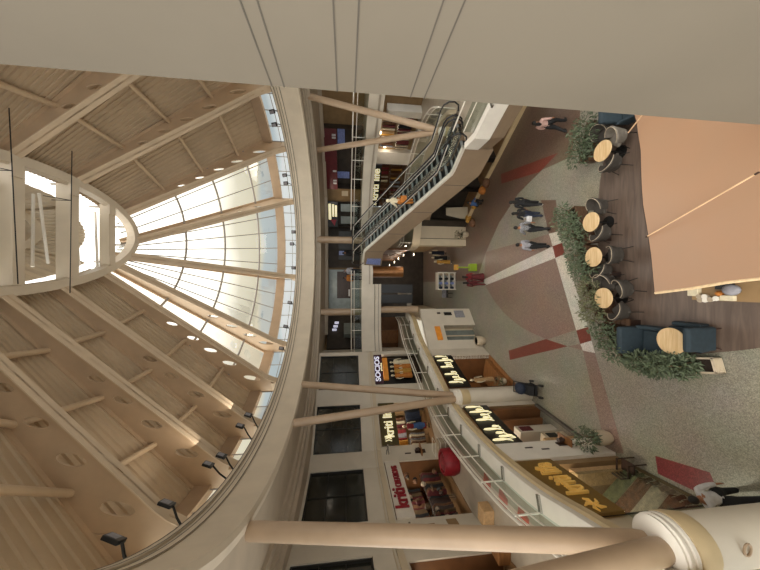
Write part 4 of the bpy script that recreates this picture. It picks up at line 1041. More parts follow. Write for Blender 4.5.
# ------------------------------------------------------------------ escalators
def ept(s, w, z): p = ESC0 + E_ * s + N_ * w; return Vector((p.x, p.y, z))
S0, S1 = 1.5, ESCL - 1.5
def ez(s): return F1 + (F2 - F1) * min(1, max(0, (s - S0) / (S1 - S0)))
def eprof(dz, a=0, b=None, n=40):
    b = ESCL if b is None else b
    return [(a + (b - a) * k / n, ez(a + (b - a) * k / n) + dz) for k in range(n + 1)]
def escalator(w0, w1, lab, near):
    c = ept(ESCL / 2, (w0 + w1) / 2, F1); t = thing('escalator', lab, 'escalator', c)
    st = w0 + .2; en = w1 - .2; n = 26
    for k in range(n):
        a = .35 + (ESCL - .7) * k / n; b_ = .35 + (ESCL - .7) * (k + 1) / n; z = ez((a + b_) / 2); zl = ez(max(0, a - .3)) - .05
        b = MB(); b.hexa([ept(a, st, z - .3), ept(a, en, z - .3), ept(b_, en, z - .3), ept(b_, st, z - .3), ept(a, st, z), ept(a, en, z), ept(b_, en, z), ept(b_, st, z)])
        s_ = b.build('step', 'step_dark', t)
        b = MB(); b.hexa([ept(a - .005, st, z - .1), ept(a - .005, en, z - .1), ept(a + .06, en, z - .1), ept(a + .06, st, z - .1), ept(a - .005, st, z + .004), ept(a - .005, en, z + .004), ept(a + .06, en, z + .004), ept(a + .06, st, z + .004)])
        b.build('nosing', 'step_nose', s_)
    for w, sg in ((w0 + .1, -1), (w1 - .1, 1)):
        b = MB(); b.strip([[ept(s, w - .1, z), ept(s, w + .1, z), ept(s, w + .1, z + .12), ept(s, w - .1, z + .12)] for s, z in eprof(.06)], True); b.build('deck', 'rail_steel' if (sg < 0 and near) else 'steel', t)
        b = MB(); b.strip([[ept(s, w, z), ept(s, w, z + .68)] for s, z in eprof(.16)]); b.build('balustrade', 'clear_glass', t)
        pts = [ept(s, w, z) for s, z in eprof(.92, -.2, ESCL + .2)]
        a0 = [ept(-.2 - .42 * math.sin(q), w, F1 + .5 + .42 * math.cos(q)) for q in (math.pi, 2.4, 1.8, 1.2, .6)]
        a1 = [ept(ESCL + .2 + .42 * math.sin(q), w, F2 + .5 + .42 * math.cos(q)) for q in (.6, 1.2, 1.8, 2.4, math.pi)]
        b = MB(); b.tube(a0 + pts + a1, .036, 8); b.build('handrail', 'black_rubber', t, True)
        b = MB(); b.tube([ept(s, w, z) for s, z in eprof(.86)], .025, 6); b.build('rail_track', 'rail_steel', t, True)
    top = eprof(-.34); bot = [(s, max(F1B - .9, z)) for s, z in eprof(-1.25)]
    b = MB(); b.strip([[ept(s, w0, z), ept(s, w1, z), ept(s, w1, z2), ept(s, w0, z2)] for (s, z), (s2, z2) in zip(top, bot)], True)
    for wa, wb in ((w0, w0 + .18), (w1 - .18, w1)): b.strip([[ept(s, wa, z - .34), ept(s, wb, z - .34), ept(s, wb, z + .06), ept(s, wa, z + .06)] for s, z in eprof(0)], True)
    b.poly([ept(0, w0, F1), ept(0, w1, F1), ept(0, w1, bot[0][1]), ept(0, w0, bot[0][1])]); b.poly([ept(ESCL, w0, F2), ept(ESCL, w1, F2), ept(ESCL, w1, bot[-1][1]), ept(ESCL, w0, bot[-1][1])])
    cl = b.build('truss_cladding', 'clad_brown', t)
    if near:
        for s in (2.2, 4.4, 6.6, 8.8):
            b = MB(); b.hexa([ept(s, w0 - .006, ez(s) - 1.2), ept(s + .03, w0 - .006, ez(s) - 1.2), ept(s + .03, w0 + .01, ez(s) - 1.2), ept(s, w0 + .01, ez(s) - 1.2), ept(s, w0 - .006, ez(s) - .05), ept(s + .03, w0 - .006, ez(s) - .05), ept(s + .03, w0 + .01, ez(s) - .05), ept(s, w0 + .01, ez(s) - .05)])
            b.build('panel_joint', 'groove_dark', cl)
    return t
escalator(0, 1.14, 'nearer escalator of the pair, with a bright steel skirt', True)
escalator(1.18, 2.32, 'farther escalator of the pair, behind the shared middle deck', False)
b = MB(); b.hexa([ept(9.6, -.02, F2B - .75), ept(10.9, -.02, F2B - .75), ept(10.9, 1.3, F2B - .75), ept(9.6, 1.3, F2B - .75), ept(9.6, -.02, F2), ept(10.9, -.02, F2), ept(10.9, 1.3, F2), ept(9.6, 1.3, F2)])
struct(b.build('beam_escalator_head', 'clad_brown', keep=True))
b = MB(); b.hexa([ept(9.75, -.035, F2B - .6), ept(10.7, -.035, F2B - .65), ept(10.7, -.022, F2B - .65), ept(9.75, -.022, F2B - .6), ept(9.75, -.035, F2 - .15), ept(10.55, -.035, F2 - .1), ept(10.55, -.022, F2 - .1), ept(9.75, -.022, F2 - .15)])
tag(b.build('reflection_panel', 'screen_blue'), 'shiny panel under the escalator head with a lilac reflection painted in', 'panel')  # purple reflection on the glossy cladding put in as a faintly glowing colour

# ------------------------------------------------------------------ people
def skinned(name, verts, edges, m, parent, sub=1):
    me = bpy.data.meshes.new(name); me.from_pydata([v[:3] for v in verts], edges, []); me.materials.append(MATS[m])
    o = bpy.data.objects.new(name, me); C.objects.link(o); o.parent = parent
    sk = o.modifiers.new('skin', 'SKIN'); sk.use_smooth_shade = True; sk.branch_smoothing = .3
    for i, v in enumerate(verts):
        d = me.skin_vertices[0].data[i]; r = v[3]; d.radius = r if isinstance(r, tuple) else (r, r); d.use_root = (i == 0)
    if sub: s = o.modifiers.new('sub', 'SUBSURF'); s.levels = sub; s.render_levels = sub
    return o
def person(loc, face, lab, top='cloth_white', legs='cloth_black', h=1.68, stride=.0, arms=((0, .05), (0, .05)), shoes='shoe_dark', hair='hair', long_hair=False, crouch=False, sleeves=True, skirt=False, scarf=None, bend=0.0):
    """loc = point between the feet, face = heading; arms = (forward, outward) swing of the left and the right arm"""
    t = thing('person', lab, 'person', loc, face - math.pi / 2); k = h / 1.7
    hipz = .92 * k; seat = .0
    if crouch: hipz = .5 * k
    def leg(sx, fwd):
        hip = Vector((sx * .09 * k, -.0, hipz))
        if crouch:
            knee = Vector((sx * .14, .36 * k, .5 * k)); ank = Vector((sx * .12, .28 * k, .08))
        else:
            foot = fwd * .3 * k; ank = Vector((sx * .1 * k, foot - .05, .08 + (max(0, -fwd) * .03))); knee = hip.lerp(ank, .5) + Vector((0, .05 + .05 * abs(fwd), .02))
        toe = ank + Vector((sx * .02, .17 * k, -.045)); return hip, knee, ank, toe
    bd = lambda v: Vector((v.x, v.y + (v.z - hipz) * bend, v.z - (v.z - hipz) * bend * .25))
    up = lambda z: bd(Vector((0, 0, hipz + (z - .92) * k)))
    pel, belly, chest, neck, head0, head1, crown = up(.95), up(1.12), up(1.32), up(1.45), up(1.53), up(1.6), up(1.67)
    head0 += Vector((0, .02, 0)); head1 += Vector((0, .015, 0)); crown += Vector((0, .0, 0))
    V = [(*pel, (.125 * k, .085 * k)), (*belly, (.1 * k, .075 * k)), (*chest, (.115 * k, .078 * k)), (*neck, .055 * k), (*head0, (.062 * k, .075 * k)), (*head1, (.078 * k, .095 * k)), (*crown, (.06 * k, .07 * k))]
    E = [(0, 1), (1, 2), (2, 3), (3, 4), (4, 5), (5, 6)]
    joints = {}
    for side, sx in ((0, -1), (1, 1)):
        hip, knee, ank, toe = leg(sx, stride * (1 if side else -1)); joints[side] = (hip, knee, ank, toe)
        b0 = len(V); V += [(*(hip + (knee - hip) * .28), .078 * k), (*knee, .055 * k), (*ank, .038 * k), (*toe, (.035 * k, .028 * k))]
        E += [(0, b0), (b0, b0 + 1), (b0 + 1, b0 + 2), (b0 + 2, b0 + 3)]
    arm = {}
    for side, sx in ((0, -1), (1, 1)):
        f, o = arms[side]
        sh = up(1.38) + Vector((sx * .185 * k, 0, 0)); d1 = Vector((sx * (o + .12), f, -1)).normalized(); el = sh + d1 * .29 * k
        d2 = Vector((sx * (o * .3), f + .35 + max(0, f), -1 + max(0, f) * .6)).normalized(); wr = el + d2 * .25 * k; palm = wr + d2 * .08 * k
        arm[side] = (sh, el, wr)
        b0 = len(V); V += [(*sh, .048 * k), (*el, .038 * k), (*wr, .028 * k), (*palm, (.036 * k, .018 * k))]
        E += [(2, b0), (b0, b0 + 1), (b0 + 1, b0 + 2), (b0 + 2, b0 + 3)]
        fwd = d2.cross(Vector((1, 0, 0))).normalized()
        for j, (off, ln) in enumerate(((-.03, .065), (-.01, .078), (.01, .072), (.028, .056))):
            r = palm + fwd * off; c0 = len(V); V += [(*(r + d2 * .03), .0085), (*(r + d2 * (.03 + ln * .55) + Vector((-sx * .006, 0, 0))), .008), (*(r + d2 * (.03 + ln) + Vector((-sx * .022, 0, 0))), .007)]
            E += [(b0 + 3, c0), (c0, c0 + 1), (c0 + 1, c0 + 2)]
        c0 = len(V); th = wr + d2 * .03 + fwd * -.035; V += [(*th, .011), (*(th + d2 * .045 + fwd * -.02), .009)]; E += [(b0 + 2, c0), (c0, c0 + 1)]
    skinned('body', V, E, 'skin', t)
    # nose, eyes
    b = MB(); fc = head1 + Vector((0, .082 * k, -.01)); b.add([fc + Vector((-.014, -.015, -.03)), fc + Vector((.014, -.015, -.03)), fc + Vector((0, .018, -.03)), fc + Vector((0, -.012, .02))], [(0, 1, 2), (0, 2, 3), (1, 3, 2), (0, 3, 1)]); b.build('nose', 'skin', t, world=False)
    for sx in (-1, 1): b = MB(); b.ball(fc + Vector((sx * .032, -.016, .018)), .012, 8, 6); b.build('eye', 'eye', t, True, world=False)
    b = MB(); b.box(fc.x - .025, fc.x + .025, fc.y - .03, fc.y - .012, fc.z - .056, fc.z - .048); b.build('mouth', 'cloth_maroon', t, world=False)
    # clothes
    e = 1.16
    TV = [(*up(.86), (.175 * k, .135 * k)), (*up(.98), (.16 * k, .125 * k)), (*belly, (.145 * k, .112 * k)), (*chest, (.168 * k, .122 * k)), (*up(1.42), (.1 * k, .08 * k))]; TE = [(0, 1), (1, 2), (2, 3), (3, 4)]
    for side in (0, 1):
        sh, el, wr = arm[side]; end = el.lerp(wr, .85) if sleeves else sh.lerp(el, .8); b0 = len(TV)
        TV += [(*sh, .078 * k)] + ([(*el, .06 * k)] if sleeves else []) + [(*end, .05 * k if sleeves else .065 * k)]
        TE += [(3, b0)] + [(b0 + q, b0 + q + 1) for q in range(2 if sleeves else 1)]
    skinned('top', TV, TE, top, t)
    if skirt:
        b = MB(); b.lathe([(.17 * k, hipz + .1), (.2 * k, hipz - .2), (.27 * k, .25), (.3 * k, .1)], (0, 0, 0), 18); b.build('skirt', legs, t, True, world=False)
    else:
        b = MB()
        for side, sx in ((0, -1), (1, 1)):
            hip, knee, ank, toe = joints[side]; w_ = up(1.0) + Vector((sx * .045 * k, 0, 0)); h1 = hip.lerp(knee, .25)
            b.tube(catmull([w_, hip + Vector((sx * .0, 0, -.02)), h1, knee, knee.lerp(ank, .5), ank + Vector((0, 0, .0))], 3), [.1 * k + .018 * k * (1 if i < 9 else 0) - (.0 if i < 5 else .0045 * k * (i - 5)) for i in range(16)], 14)
        b.build('trousers', legs, t, True, world=False)
    for side in (0, 1):
        hip, knee, ank, toe = joints[side]; b = MB(); c = (ank + toe) / 2; b.ball((c.x, c.y + .01, ank.z - .035), (.05, .14 * k, .05), 12, 6)
        for v in b.v: v.z = max(v.z, 0.0)
        b.build('shoe', shoes, t, True, world=False)
    b = MB(); b.ball(head1 + Vector((0, -.022, .03)), (.088 * k, .1 * k, .1 * k), 14, 10)
    b.v = [Vector((v.x, min(v.y, head1.y + .06), v.z)) for v in b.v]
    if long_hair: b.ball(head1 + Vector((0, -.075, -.14)), (.085 * k, .05, .2), 12, 8)
    b.build('hair', hair, t, True, world=False)
    if scarf:
        b = MB(); b.ball(head1 + Vector((0, -.01, .02)), (.11 * k, .115 * k, .125 * k), 14, 10); b.v = [Vector((v.x, min(v.y, head1.y + .05), v.z)) for v in b.v]
        b.ball(neck + Vector((0, -.01, -.03)), (.14 * k, .11 * k, .12 * k), 12, 8); b.build('scarf', scarf, t, True, world=False)
    return t
def at(x, y, z=0): return P(x, y, z)
def bag(p, m, lab, s=.3, nm='shoulder_bag'):
    t = thing(nm, lab, 'bag', p); b = MB(); b.box(p.x - s * .5, p.x + s * .5, p.y - .07, p.y + .07, p.z, p.z + s * .8); b.build('pouch', m, t, bevel=.03)
    b = MB(); b.tube([p + Vector((-s * .4, 0, s * .78)), p + Vector((-s * .2, 0, s * 1.3)), p + Vector((s * .2, 0, s * 1.3)), p + Vector((s * .4, 0, s * .78))], .012, 6); b.build('strap', m, t)
PI = math.pi
q = at(541, 203.5); person(q, PI * .5, 'person in all black clothes, rightmost of the walking group', 'cloth_black', 'cloth_black', 1.7, .5, shoes='shoe', long_hair=True)
q = at(541.5, 214.5); person(q, PI * .5, 'person in a dark navy outfit with a white bag at the hip', 'cloth_black', 'cloth_navy', 1.58, .4, arms=((.2, .1), (0, .1)), long_hair=True)
bag(q + Vector((-.28, -.1, .62)), 'cloth_white', 'white bag carried by the person in navy', .3)
q = at(547, 228.5); person(q, PI * .55, 'person in a black and white patterned top walking in the middle', 'cloth_check', 'cloth_black', 1.72, .8, shoes='shoe_dark', arms=((.4, .05), (-.4, .05)))
q = at(548, 245.5); person(q, PI * .6, 'person in a pale grey shirt walking by the red floor square', 'cloth_grey', 'cloth_black', 1.66, .35, shoes='shoe_dark')
q = at(567, 125.5); person(q, PI * .15, 'person in a pink top and black trousers near the planters', 'cloth_pink', 'cloth_black', 1.66, .8, long_hair=True, shoes='shoe_dark')
q = at(752, 494); person(q, PI * .72, 'person in a white striped shirt walking under the gold sign', 'cloth_white', 'cloth_black', 1.72, .9, arms=((.5, .05), (-.35, .1)), shoes='shoe_dark')
q = at(484, 205); person(q, PI * .2, 'person in a blue top crouched beside the leaning board', 'cloth_blue', 'cloth_black', 1.66, crouch=True, arms=((.8, .05), (.8, .05)), bend=.3)
q = at(484, 277); person(q, PI * .4, 'person in a deep red dress at the end of the white floor strip', 'cloth_red', 'cloth_maroon', 1.62, .3, skirt=True, long_hair=True)
q = at(485, 283); person(q, PI * .5, 'person in a maroon outfit beside the white framed case', 'cloth_maroon', 'cloth_maroon', 1.62, .5, long_hair=True)
# rider on the nearer escalator
sr = 4.1; q = ept(sr, .5, ez(sr) + .02); q.z = ez(sr + .0) + .05
person(q, math.atan2(E_.y, E_.x), 'person with a cream head covering and orange trousers riding the nearer escalator', 'cloth_cream', 'cloth_orange', 1.6, 0, arms=((.5, .05), (.3, .1)), hair='cloth_cream', scarf='cloth_cream')
q2 = ept(sr - .25, .42, ez(sr) + .55); bag(q2, 'cloth_orange', 'orange bag held by the rider on the escalator', .4, 'hand_bag')
# people on the second gallery
q = PD(350, 271, 22.6); person((q.x, 22.6, F2), -PI / 2, 'person with a grey head scarf standing behind the balcony glass', 'cloth_grey', 'cloth_black', 1.6, scarf='cloth_grey')
q = PD(350, 278, 23.4); person((q.x, 23.4, F2), -PI / 2, 'person in an orange top leaning behind the balcony glass', 'cloth_orange', 'cloth_black', 1.66, bend=.25)
q = PD(340, 253, 24.5); person((q.x, 24.5, F2), PI * .3, 'person in dark clothes far back on the second gallery', 'cloth_black', 'cloth_black', 1.7)
# stroller
q = at(538, 389); t = thing('stroller', 'dark stroller with a blue hood parked by the white column', 'stroller', q)
b = MB(); b.hexa([q + Vector(v) for v in ((-.25, -.3, .4), (.25, -.3, .4), (.25, .25, .35), (-.25, .25, .35), (-.25, -.2, .62), (.25, -.2, .62), (.25, .35, .85), (-.25, .35, .85))]); b.build('seat', 'cloth_black', t, bevel=.04)
b = MB(); b.ball(q + Vector((0, .2, .85)), (.3, .3, .26), 14, 8); b.build('hood', 'cloth_navy', t, True)
for sx in (-1, 1):
    b = MB(); b.tube([q + Vector((sx * .27, -.38, .12)), q + Vector((sx * .27, .1, .55)), q + Vector((sx * .27, .5, 1.02))], .018, 6); b.tube([q + Vector((sx * .27, .35, .12)), q + Vector((sx * .27, .0, .55))], .018, 6); b.build('frame', 'black_metal', t)
    for y in (-.38, .35): b = MB(); b.tube([q + Vector((sx * .3 - .025, y, .12)), q + Vector((sx * .3 + .025, y, .12))], .12, 16); b.build('wheel', 'black_rubber', t)
b = MB(); b.tube([q + Vector((-.27, .5, 1.02)), q + Vector((.27, .5, 1.02))], .022, 6); b.build('handle', 'black_rubber', t)
b = MB(); b.box(q.x - .25, q.x + .25, q.y - .25, q.y + .25, .2, .34); b.build('basket', 'cloth_black', t)

# ------------------------------------------------------------------ cafe
def cafe_table(x, y, lab, r=.36):
    c = P(x, y, .75); t = thing('cafe_table', lab, 'table', (c.x, c.y, .006))
    b = MB(); b.lathe([(r - .02, .715), (r, .725), (r, .742), (r - .01, .75)], (c.x, c.y, 0), 36); b.build('tabletop', 'table_wood', t)
    b = MB(); b.lathe([(.24, .006), (.24, .02), (.05, .04), (.035, .08), (.035, .66), (.1, .715)], (c.x, c.y, 0), 20); b.build('pedestal', 'black_metal', t, True)
    return Vector((c.x, c.y, 0))
T0 = cafe_table(602, 151, 'round wooden cafe table under the near wall edge, by the teal seat')
T1 = cafe_table(590.5, 222, 'round wooden cafe table facing the dark gap between planters', )
T2 = cafe_table(593, 257, 'round wooden cafe table between the two middle planters')
T3 = cafe_table(603, 298, 'round wooden cafe table nearest the teal armchairs among grey chairs')
T4 = cafe_table(670.5, 341, 'round wooden table between the two teal armchairs', .37)
def tub_chair(x, y, lab, face, z=.45):
    cm = 'chair_pale' if 'pale' in lab else 'chair_fabric'
    c = P(x, y, .6); t = thing('tub_chair', lab, 'chair', (c.x, c.y, .006), face - PI / 2)
    b = MB(); b.box(-.25, .25, -.24, .26, .38, .47); b.build('seat', cm, t, bevel=.05, world=False)
    rows = []
    for k in range(17):
        a = PI + .25 * 0 + (-.35 + (PI + .7) * k / 16); cx, cy = math.cos(a), math.sin(a); hgt = .84 - .2 * abs(k - 8) ** 1.6 / 28
        rows.append([Vector((cx * .27, cy * .27, .36)), Vector((cx * .34, cy * .33, hgt)), Vector((cx * .3, cy * .29, hgt + .02)), Vector((cx * .23, cy * .23, .38))])
    b = MB(); b.strip(rows, True); b.poly(rows[0]); b.poly(rows[-1]); b.build('backrest', cm, t, True, world=False)
    b = MB(); b.tube([rows[k][2] + Vector((0, 0, .012)) for k in range(17)], .012, 6); b.build('piping', 'cloth_pale', t, True, world=False)
    for sx in (-1, 1):
        for sy in (-1, 1): b = MB(); b.tube([(sx * .18, sy * .18, .38), (sx * .27, sy * .26, 0)], [.016, .01], 8); b.build('leg', 'black_metal', t, world=False)
    return t
def toward(x, y, T): c = P(x, y, .6); return math.atan2(T.y - c.y, T.x - c.x)
for x, y, T, lab in ((601, 134, T0, 'dark tub chair beside the planter at the table by the teal seat'), (614, 137, T0, 'paler grey tub chair close to the teal seat'), (609, 163, T0, 'tub chair nearest the bare cafe floor at the table by the teal seat'),
                     (596, 207, T1, 'tub chair backing onto the bare cafe floor by the gap table'), (599, 233, T1, 'tub chair between the gap table and the next table'),
                     (611, 255, T2, 'tub chair facing the planters across the middle table'), (600, 270, T2, 'tub chair left of the middle table, by the brown planter'),
                     (604, 283, T3, 'tub chair turned away from the middle table toward the third one'), (620, 289, T3, 'tub chair standing out on the open floor by the third table'), (617, 311, T3, 'tub chair closest to the teal armchairs')):
    tub_chair(x, y, lab, toward(x, y, T))
def armchair(cx, cy, face, lab, w=1.0):
    t = thing('armchair', lab, 'armchair', (cx, cy, .006), face - PI / 2)
    h = w / 2
    b = MB(); b.box(-h + .08, h - .08, -.3, .42, .2, .46); b.build('seat', 'teal_fabric', t, bevel=.05, world=False)
    b = MB(); b.hexa([(-h, -.5, .14), (h, -.5, .14), (h, -.3, .14), (-h, -.3, .14), (-h, -.58, 1.12), (h, -.58, 1.12), (h, -.42, 1.12), (-h, -.42, 1.12)]); b.build('backrest', 'teal_fabric', t, bevel=.06, world=False)
    for sx in (-1, 1):
        b = MB(); b.hexa([(sx * h - .06, -.35, .14), (sx * h + .06, -.35, .14), (sx * h + .06, .36, .14), (sx * h - .06, .36, .14), (sx * h - .06, -.45, .56), (sx * h + .06, -.45, .56), (sx * h + .06, .3, .5), (sx * h - .06, .3, .5)]); b.build('armrest', 'teal_fabric', t, bevel=.04, world=False)
        for y in (-.42, .36): b = MB(); b.tube([(sx * (h - .1), y, .2), (sx * (h - .04), y * 1.15, 0)], [.022, .014], 8); b.build('leg', 'dark_wood', t, world=False)
    return t
qa = P(618.5, 340, 1.1); armchair(qa.x, qa.y - .5, -PI / 2, 'teal armchair facing the camera side across the table, far one of two', .86)
qb = P(686, 340, 1.1); armchair(qb.x, qb.y + .5, PI / 2, 'teal armchair showing its dark back, near one of two', .64)
qc = P(600, 116, 1.1); armchair(qc.x + .2, qc.y - .5, -PI / 2, 'teal armchair partly hidden by the near wall', .95)
# planters
def planter(p0, p1, lab, leaf, w=.42, h=.55, n=420, fh=.75, fl=(0, 1), foliage_w=.5):
    a, c = Vector(p0), Vector(p1); f = Fr(a, c); L = f.L; t = thing('planter_box', lab, 'planter', f.pt(L / 2, 0, .006))
    b = MB(); n_ = 5
    for k in range(n_):
        z0 = .04 + (h - .06) * k / n_; z1 = z0 + (h - .06) / n_ - .015
        for d in (-w / 2, w / 2 - .025): f.box(b, 0, L, d, d + .025, z0, z1)
        for s in (0, L - .025): f.box(b, s, s + .025, -w / 2, w / 2, z0, z1)
    b.build('slat_side', 'wall_cream' if 'pale' in lab else 'slat_wood', t)
    b = MB(); f.box(b, .02, L - .02, -w / 2 + .02, w / 2 - .02, .006, h - .08); b.build('soil', 'soil', t)
    b = MB()
    for d in (-w / 2 - .01, w / 2 - .04): f.box(b, -.01, L + .01, d, d + .05, h - .03, h + .01)
    for s in (-.01, L - .04): f.box(b, s, s + .05, -w / 2, w / 2, h - .03, h + .01)
    b.build('rim', 'pot_white' if 'pale' in lab else 'slat_wood', t)
    m = max(2, round(L * (fl[1] - fl[0]) / .4)); blobs = []; sb = MB()
    for k in range(m):
        s = L * (fl[0] + (fl[1] - fl[0]) * (k + .5) / m); rr = random.uniform(.8, 1.15)
        blobs.append((f.pt(s, random.uniform(-.1, .1), h + fh * .42 * rr), (foliage_w * .95, foliage_w * rr, fh * .55 * rr)))
        for j in range(4): sb.tube([f.pt(s + random.uniform(-.1, .1), random.uniform(-.1, .1), h - .1), f.pt(s + random.uniform(-.3, .3), random.uniform(-.25, .25), h + fh * random.uniform(.5, .95))], .01, 5)
    b = MB(); leaves(b, blobs, int(n * L * 1.15), .15); b.build('foliage', leaf, t); sb.build('stem', 'stem_brown', t)
g = lambda x, y: P(x, y, .5).to_2d()
planter(g(585, 162), g(592, 122), 'slatted planter of dense foliage by the table near the wall', 'leaf_dark', n=560, fh=.8)
planter(g(582, 243), g(572, 209), 'slatted planter with fine foliage beside the walking group', 'leaf_green', n=520, fh=.8, foliage_w=.42)
planter(g(590, 278), g(582, 247), 'slatted planter with fine foliage next to the middle table', 'leaf_green', n=480, fh=.7, foliage_w=.42)
planter(g(603, 318), g(591, 283), 'slatted planter with sparse olive foliage by the third table', 'leaf_olive', n=420, fh=.75, foliage_w=.42)
planter(g(630, 358), g(605, 323), 'slatted planter with loose foliage at the corner by the armchairs', 'leaf_green', n=400, fh=.7, foliage_w=.42)
planter(g(709, 366), g(640, 364), 'long pale rimmed planter of bushy foliage along the armchairs', 'leaf_green', w=.4, h=.34, n=900, fh=.75, fl=(.2, 1), foliage_w=.36)
for (x, y, lab) in ((595, 240, 'brown slatted bench end between the first two chairs'), (604, 275, 'brown slatted bench end behind the middle chairs'), (622, 322, 'brown slatted bench end by the far teal armchair')):
    c = P(x, y, .4); t = thing('slat_bench', lab, 'bench', (c.x, c.y, .006)); b = MB()
    for k in range(4): b.box(c.x - .09, c.x + .13, c.y - .3 + .16 * k, c.y - .16 + .16 * k, .4, .44)
    b.build('slat_seat', 'slat_wood', t)
    for s in (-.26, .26): b = MB(); b.box(c.x - .07, c.x + .1, c.y + s - .03, c.y + s + .03, .006, .4); b.build('leg', 'dark_wood', t)
q = P(612, 444, 0); planter_pot((q.x + .2, q.y + .1, 0), .27, .6, 'leafy green plant in a cream pot beside the ground floor pier', 'leaf_green', 220, .8)
# kiosk with its broad flat cover
KZ = 2.8
far = [P(x, y, KZ) for x, y in ((629, 96), (636, 120), (640.5, 150), (641.5, 185), (643, 205), (646.5, 225), (651, 255), (654.5, 293))]
left = [P(x, y, KZ) for x, y in ((690, 288.5), (725, 282.5), (765, 278), (785, 275.5))]
right = [Vector((5.6, 3.05, KZ)), Vector((5.6, 6.3, KZ))]
out = far + left + [Vector((.15, 3.05, KZ))] + right
t = thing('kiosk_cover', 'broad tan cover over the cafe kiosk with a wavy far edge', 'canopy', (2.5, 4.5, KZ))
b = MB(); b.prism([(p.x, p.y) for p in out], KZ - .05, KZ); b.build('sheet', 'kiosk_roof', t)
edge = far[-1:] + left
b = MB(); b.tube([Vector((p.x, p.y, KZ - .02)) for p in edge], .03, 8); b.build('edge_trim', 'kiosk_trim', t)
b = MB(); b.tube([Vector((p.x, p.y, KZ - .02)) for p in far], .022, 8); b.build('edge_trim', 'dark_wood', t)
for x, y in ((.25, 3.6), (5.3, 3.4), (5.3, 6.0), (1.2, 5.2)):
    b = MB(); b.tube([(x, y, 0), (x, y, KZ - .05)], .05, 10); b.build('post', 'dark_wood', t)
for e0, e1, lab in (((646, 237, KZ + .03), (755, 174.5, KZ + .42), 'long pale rod slanting across the tan kiosk cover'), ((628, 133, KZ + .0), (643, 114, KZ + .25), 'short pale rod at the far corner of the kiosk cover')):
    a, c = P(*e0), P(*e1); t = thing('rod', lab, 'rod', a); b = MB(); b.tube([a, c], .014, 8); b.build('shaft', 'rod_wood', t)
    b = MB(); b.tube([c, c + (c - a).normalized() * .05], .018, 8); b.build('tip', 'dark_wood', t); b = MB(); b.tube([a, a + (c - a) * .02], .018, 8); b.build('foot', 'dark_wood', t)
# counter with cups
cz = 1.05; a = P(692, 284, cz); c = P(744, 301, cz)
t = thing('kiosk_counter', 'brown kiosk counter under the tan cover', 'counter', ((a.x + c.x) / 2, (a.y + c.y) / 2, .006))
x0, x1 = c.x + .02, a.x + 1.2
b = MB(); b.box(x0, x1, 3.2, a.y - .05, .006, cz - .05); b.build('body', 'brown_wall', t); b = MB(); b.box(x0 - .04, x1, 3.15, a.y, cz - .05, cz); b.build('worktop', 'tan_wall', t)
def on(x, y): p = P(x, y, cz); return p
p = on(696, 292); b = MB(); b.box(p.x - .1, p.x + .12, p.y - .12, p.y + .1, cz, cz + .12); tag(b.build('napkin_box', 'cloth_cream', bevel=.01), 'square cream box at the far corner of the kiosk counter', 'box')
for k, (x, y, lab) in enumerate(((704, 300, 'white cup on the kiosk counter farthest from the camera'), (709, 300, 'second white cup of the front row on the kiosk counter'), (714, 299.5, 'third white cup of the front row on the kiosk counter'), (720, 298.5, 'white cup next to the cream box on the kiosk counter'), (703, 296.5, 'white cup behind the front row, farthest'), (708.5, 296.5, 'white cup behind the front row, nearer'))):
    p = on(x, y); t = thing('paper_cup', lab, 'cup', p); b = MB(); b.lathe([(.04, 0), (.055, .11), (.058, .115)], p, 16); b.build('cup', 'cup_white', t, True); b = MB(); b.lathe([(.06, .115), (.058, .128), (.03, .13)], p, 16); b.build('lid', 'cup_white' if k % 2 else 'cloth_pale', t, True)
p0, p1 = on(723, 300.5), on(737, 296.5); b = MB(); b.box(p0.x, p1.x + .02, p1.y, p0.y, cz, cz + .1); tag(b.build('cardboard_box', 'cloth_cream', bevel=.01), 'long cream box beside the paper cups', 'box')
p = on(726, 287); b = MB(); b.box(p.x - .06, p.x + .1, p.y - .16, p.y + .16, cz, cz + .07); tag(b.build('card_machine', 'black_rubber', bevel=.01), 'black card machine on the kiosk counter', 'machine')
p = on(722, 293.5); b = MB(); b.lathe([(.05, 0), (.06, .1), (.03, .16)], p, 12); tag(b.build('jar', 'cloth_orange', smooth=True), 'small orange jar behind the cream box', 'jar')
p = on(735, 290); b = MB(); b.ball(p + Vector((0, 0, .1)), (.13, .16, .1), 12, 8); tag(b.build('cloth_bundle', 'cloth_grey', smooth=True), 'crumpled grey cloth on the kiosk counter', 'cloth')
a2, c2 = P(744, 297, .8), P(775, 297, .8); b = MB(); b.tube([a2, c2], .02, 8); tag(b.build('rod', 'rod_wood'), 'pale rod lying along the dark side of the counter', 'rod')
# wooden chair and display in front of the gold sign shop
q = P(640, 464, 0); t = thing('wooden_chair', 'dark wooden chair standing at the edge of the gold sign shop', 'chair', (q.x - .1, q.y, 0)); q = Vector((q.x - .1, q.y, 0))
b = MB(); b.box(q.x - .22, q.x + .22, q.y - .22, q.y + .22, .43, .47); b.build('seat', 'dark_wood', t)
for sx in (-.2, .2):
    for sy in (-.2, .2): b = MB(); b.tube([q + Vector((sx, sy, 0)), q + Vector((sx, sy, .95 if sx < 0 else .66))], .02, 8); b.build('leg', 'dark_wood', t)
b = MB()
for z in (.6, .75, .9): b.box(q.x - .22, q.x - .18, q.y - .2, q.y + .2, z, z + .05)
b.build('backrest', 'dark_wood', t)
for sy in (-.2, .2): b = MB(); b.box(q.x - .2, q.x + .22, q.y + sy - .02, q.y + sy + .02, .64, .68); b.build('armrest', 'dark_wood', t)
fr = A3; L = fr.L
t = thing('cloth_display', 'long display ledge draped with olive and brown cloth below the gold sign', 'display', fr.pt(L * .4, .3, .02))
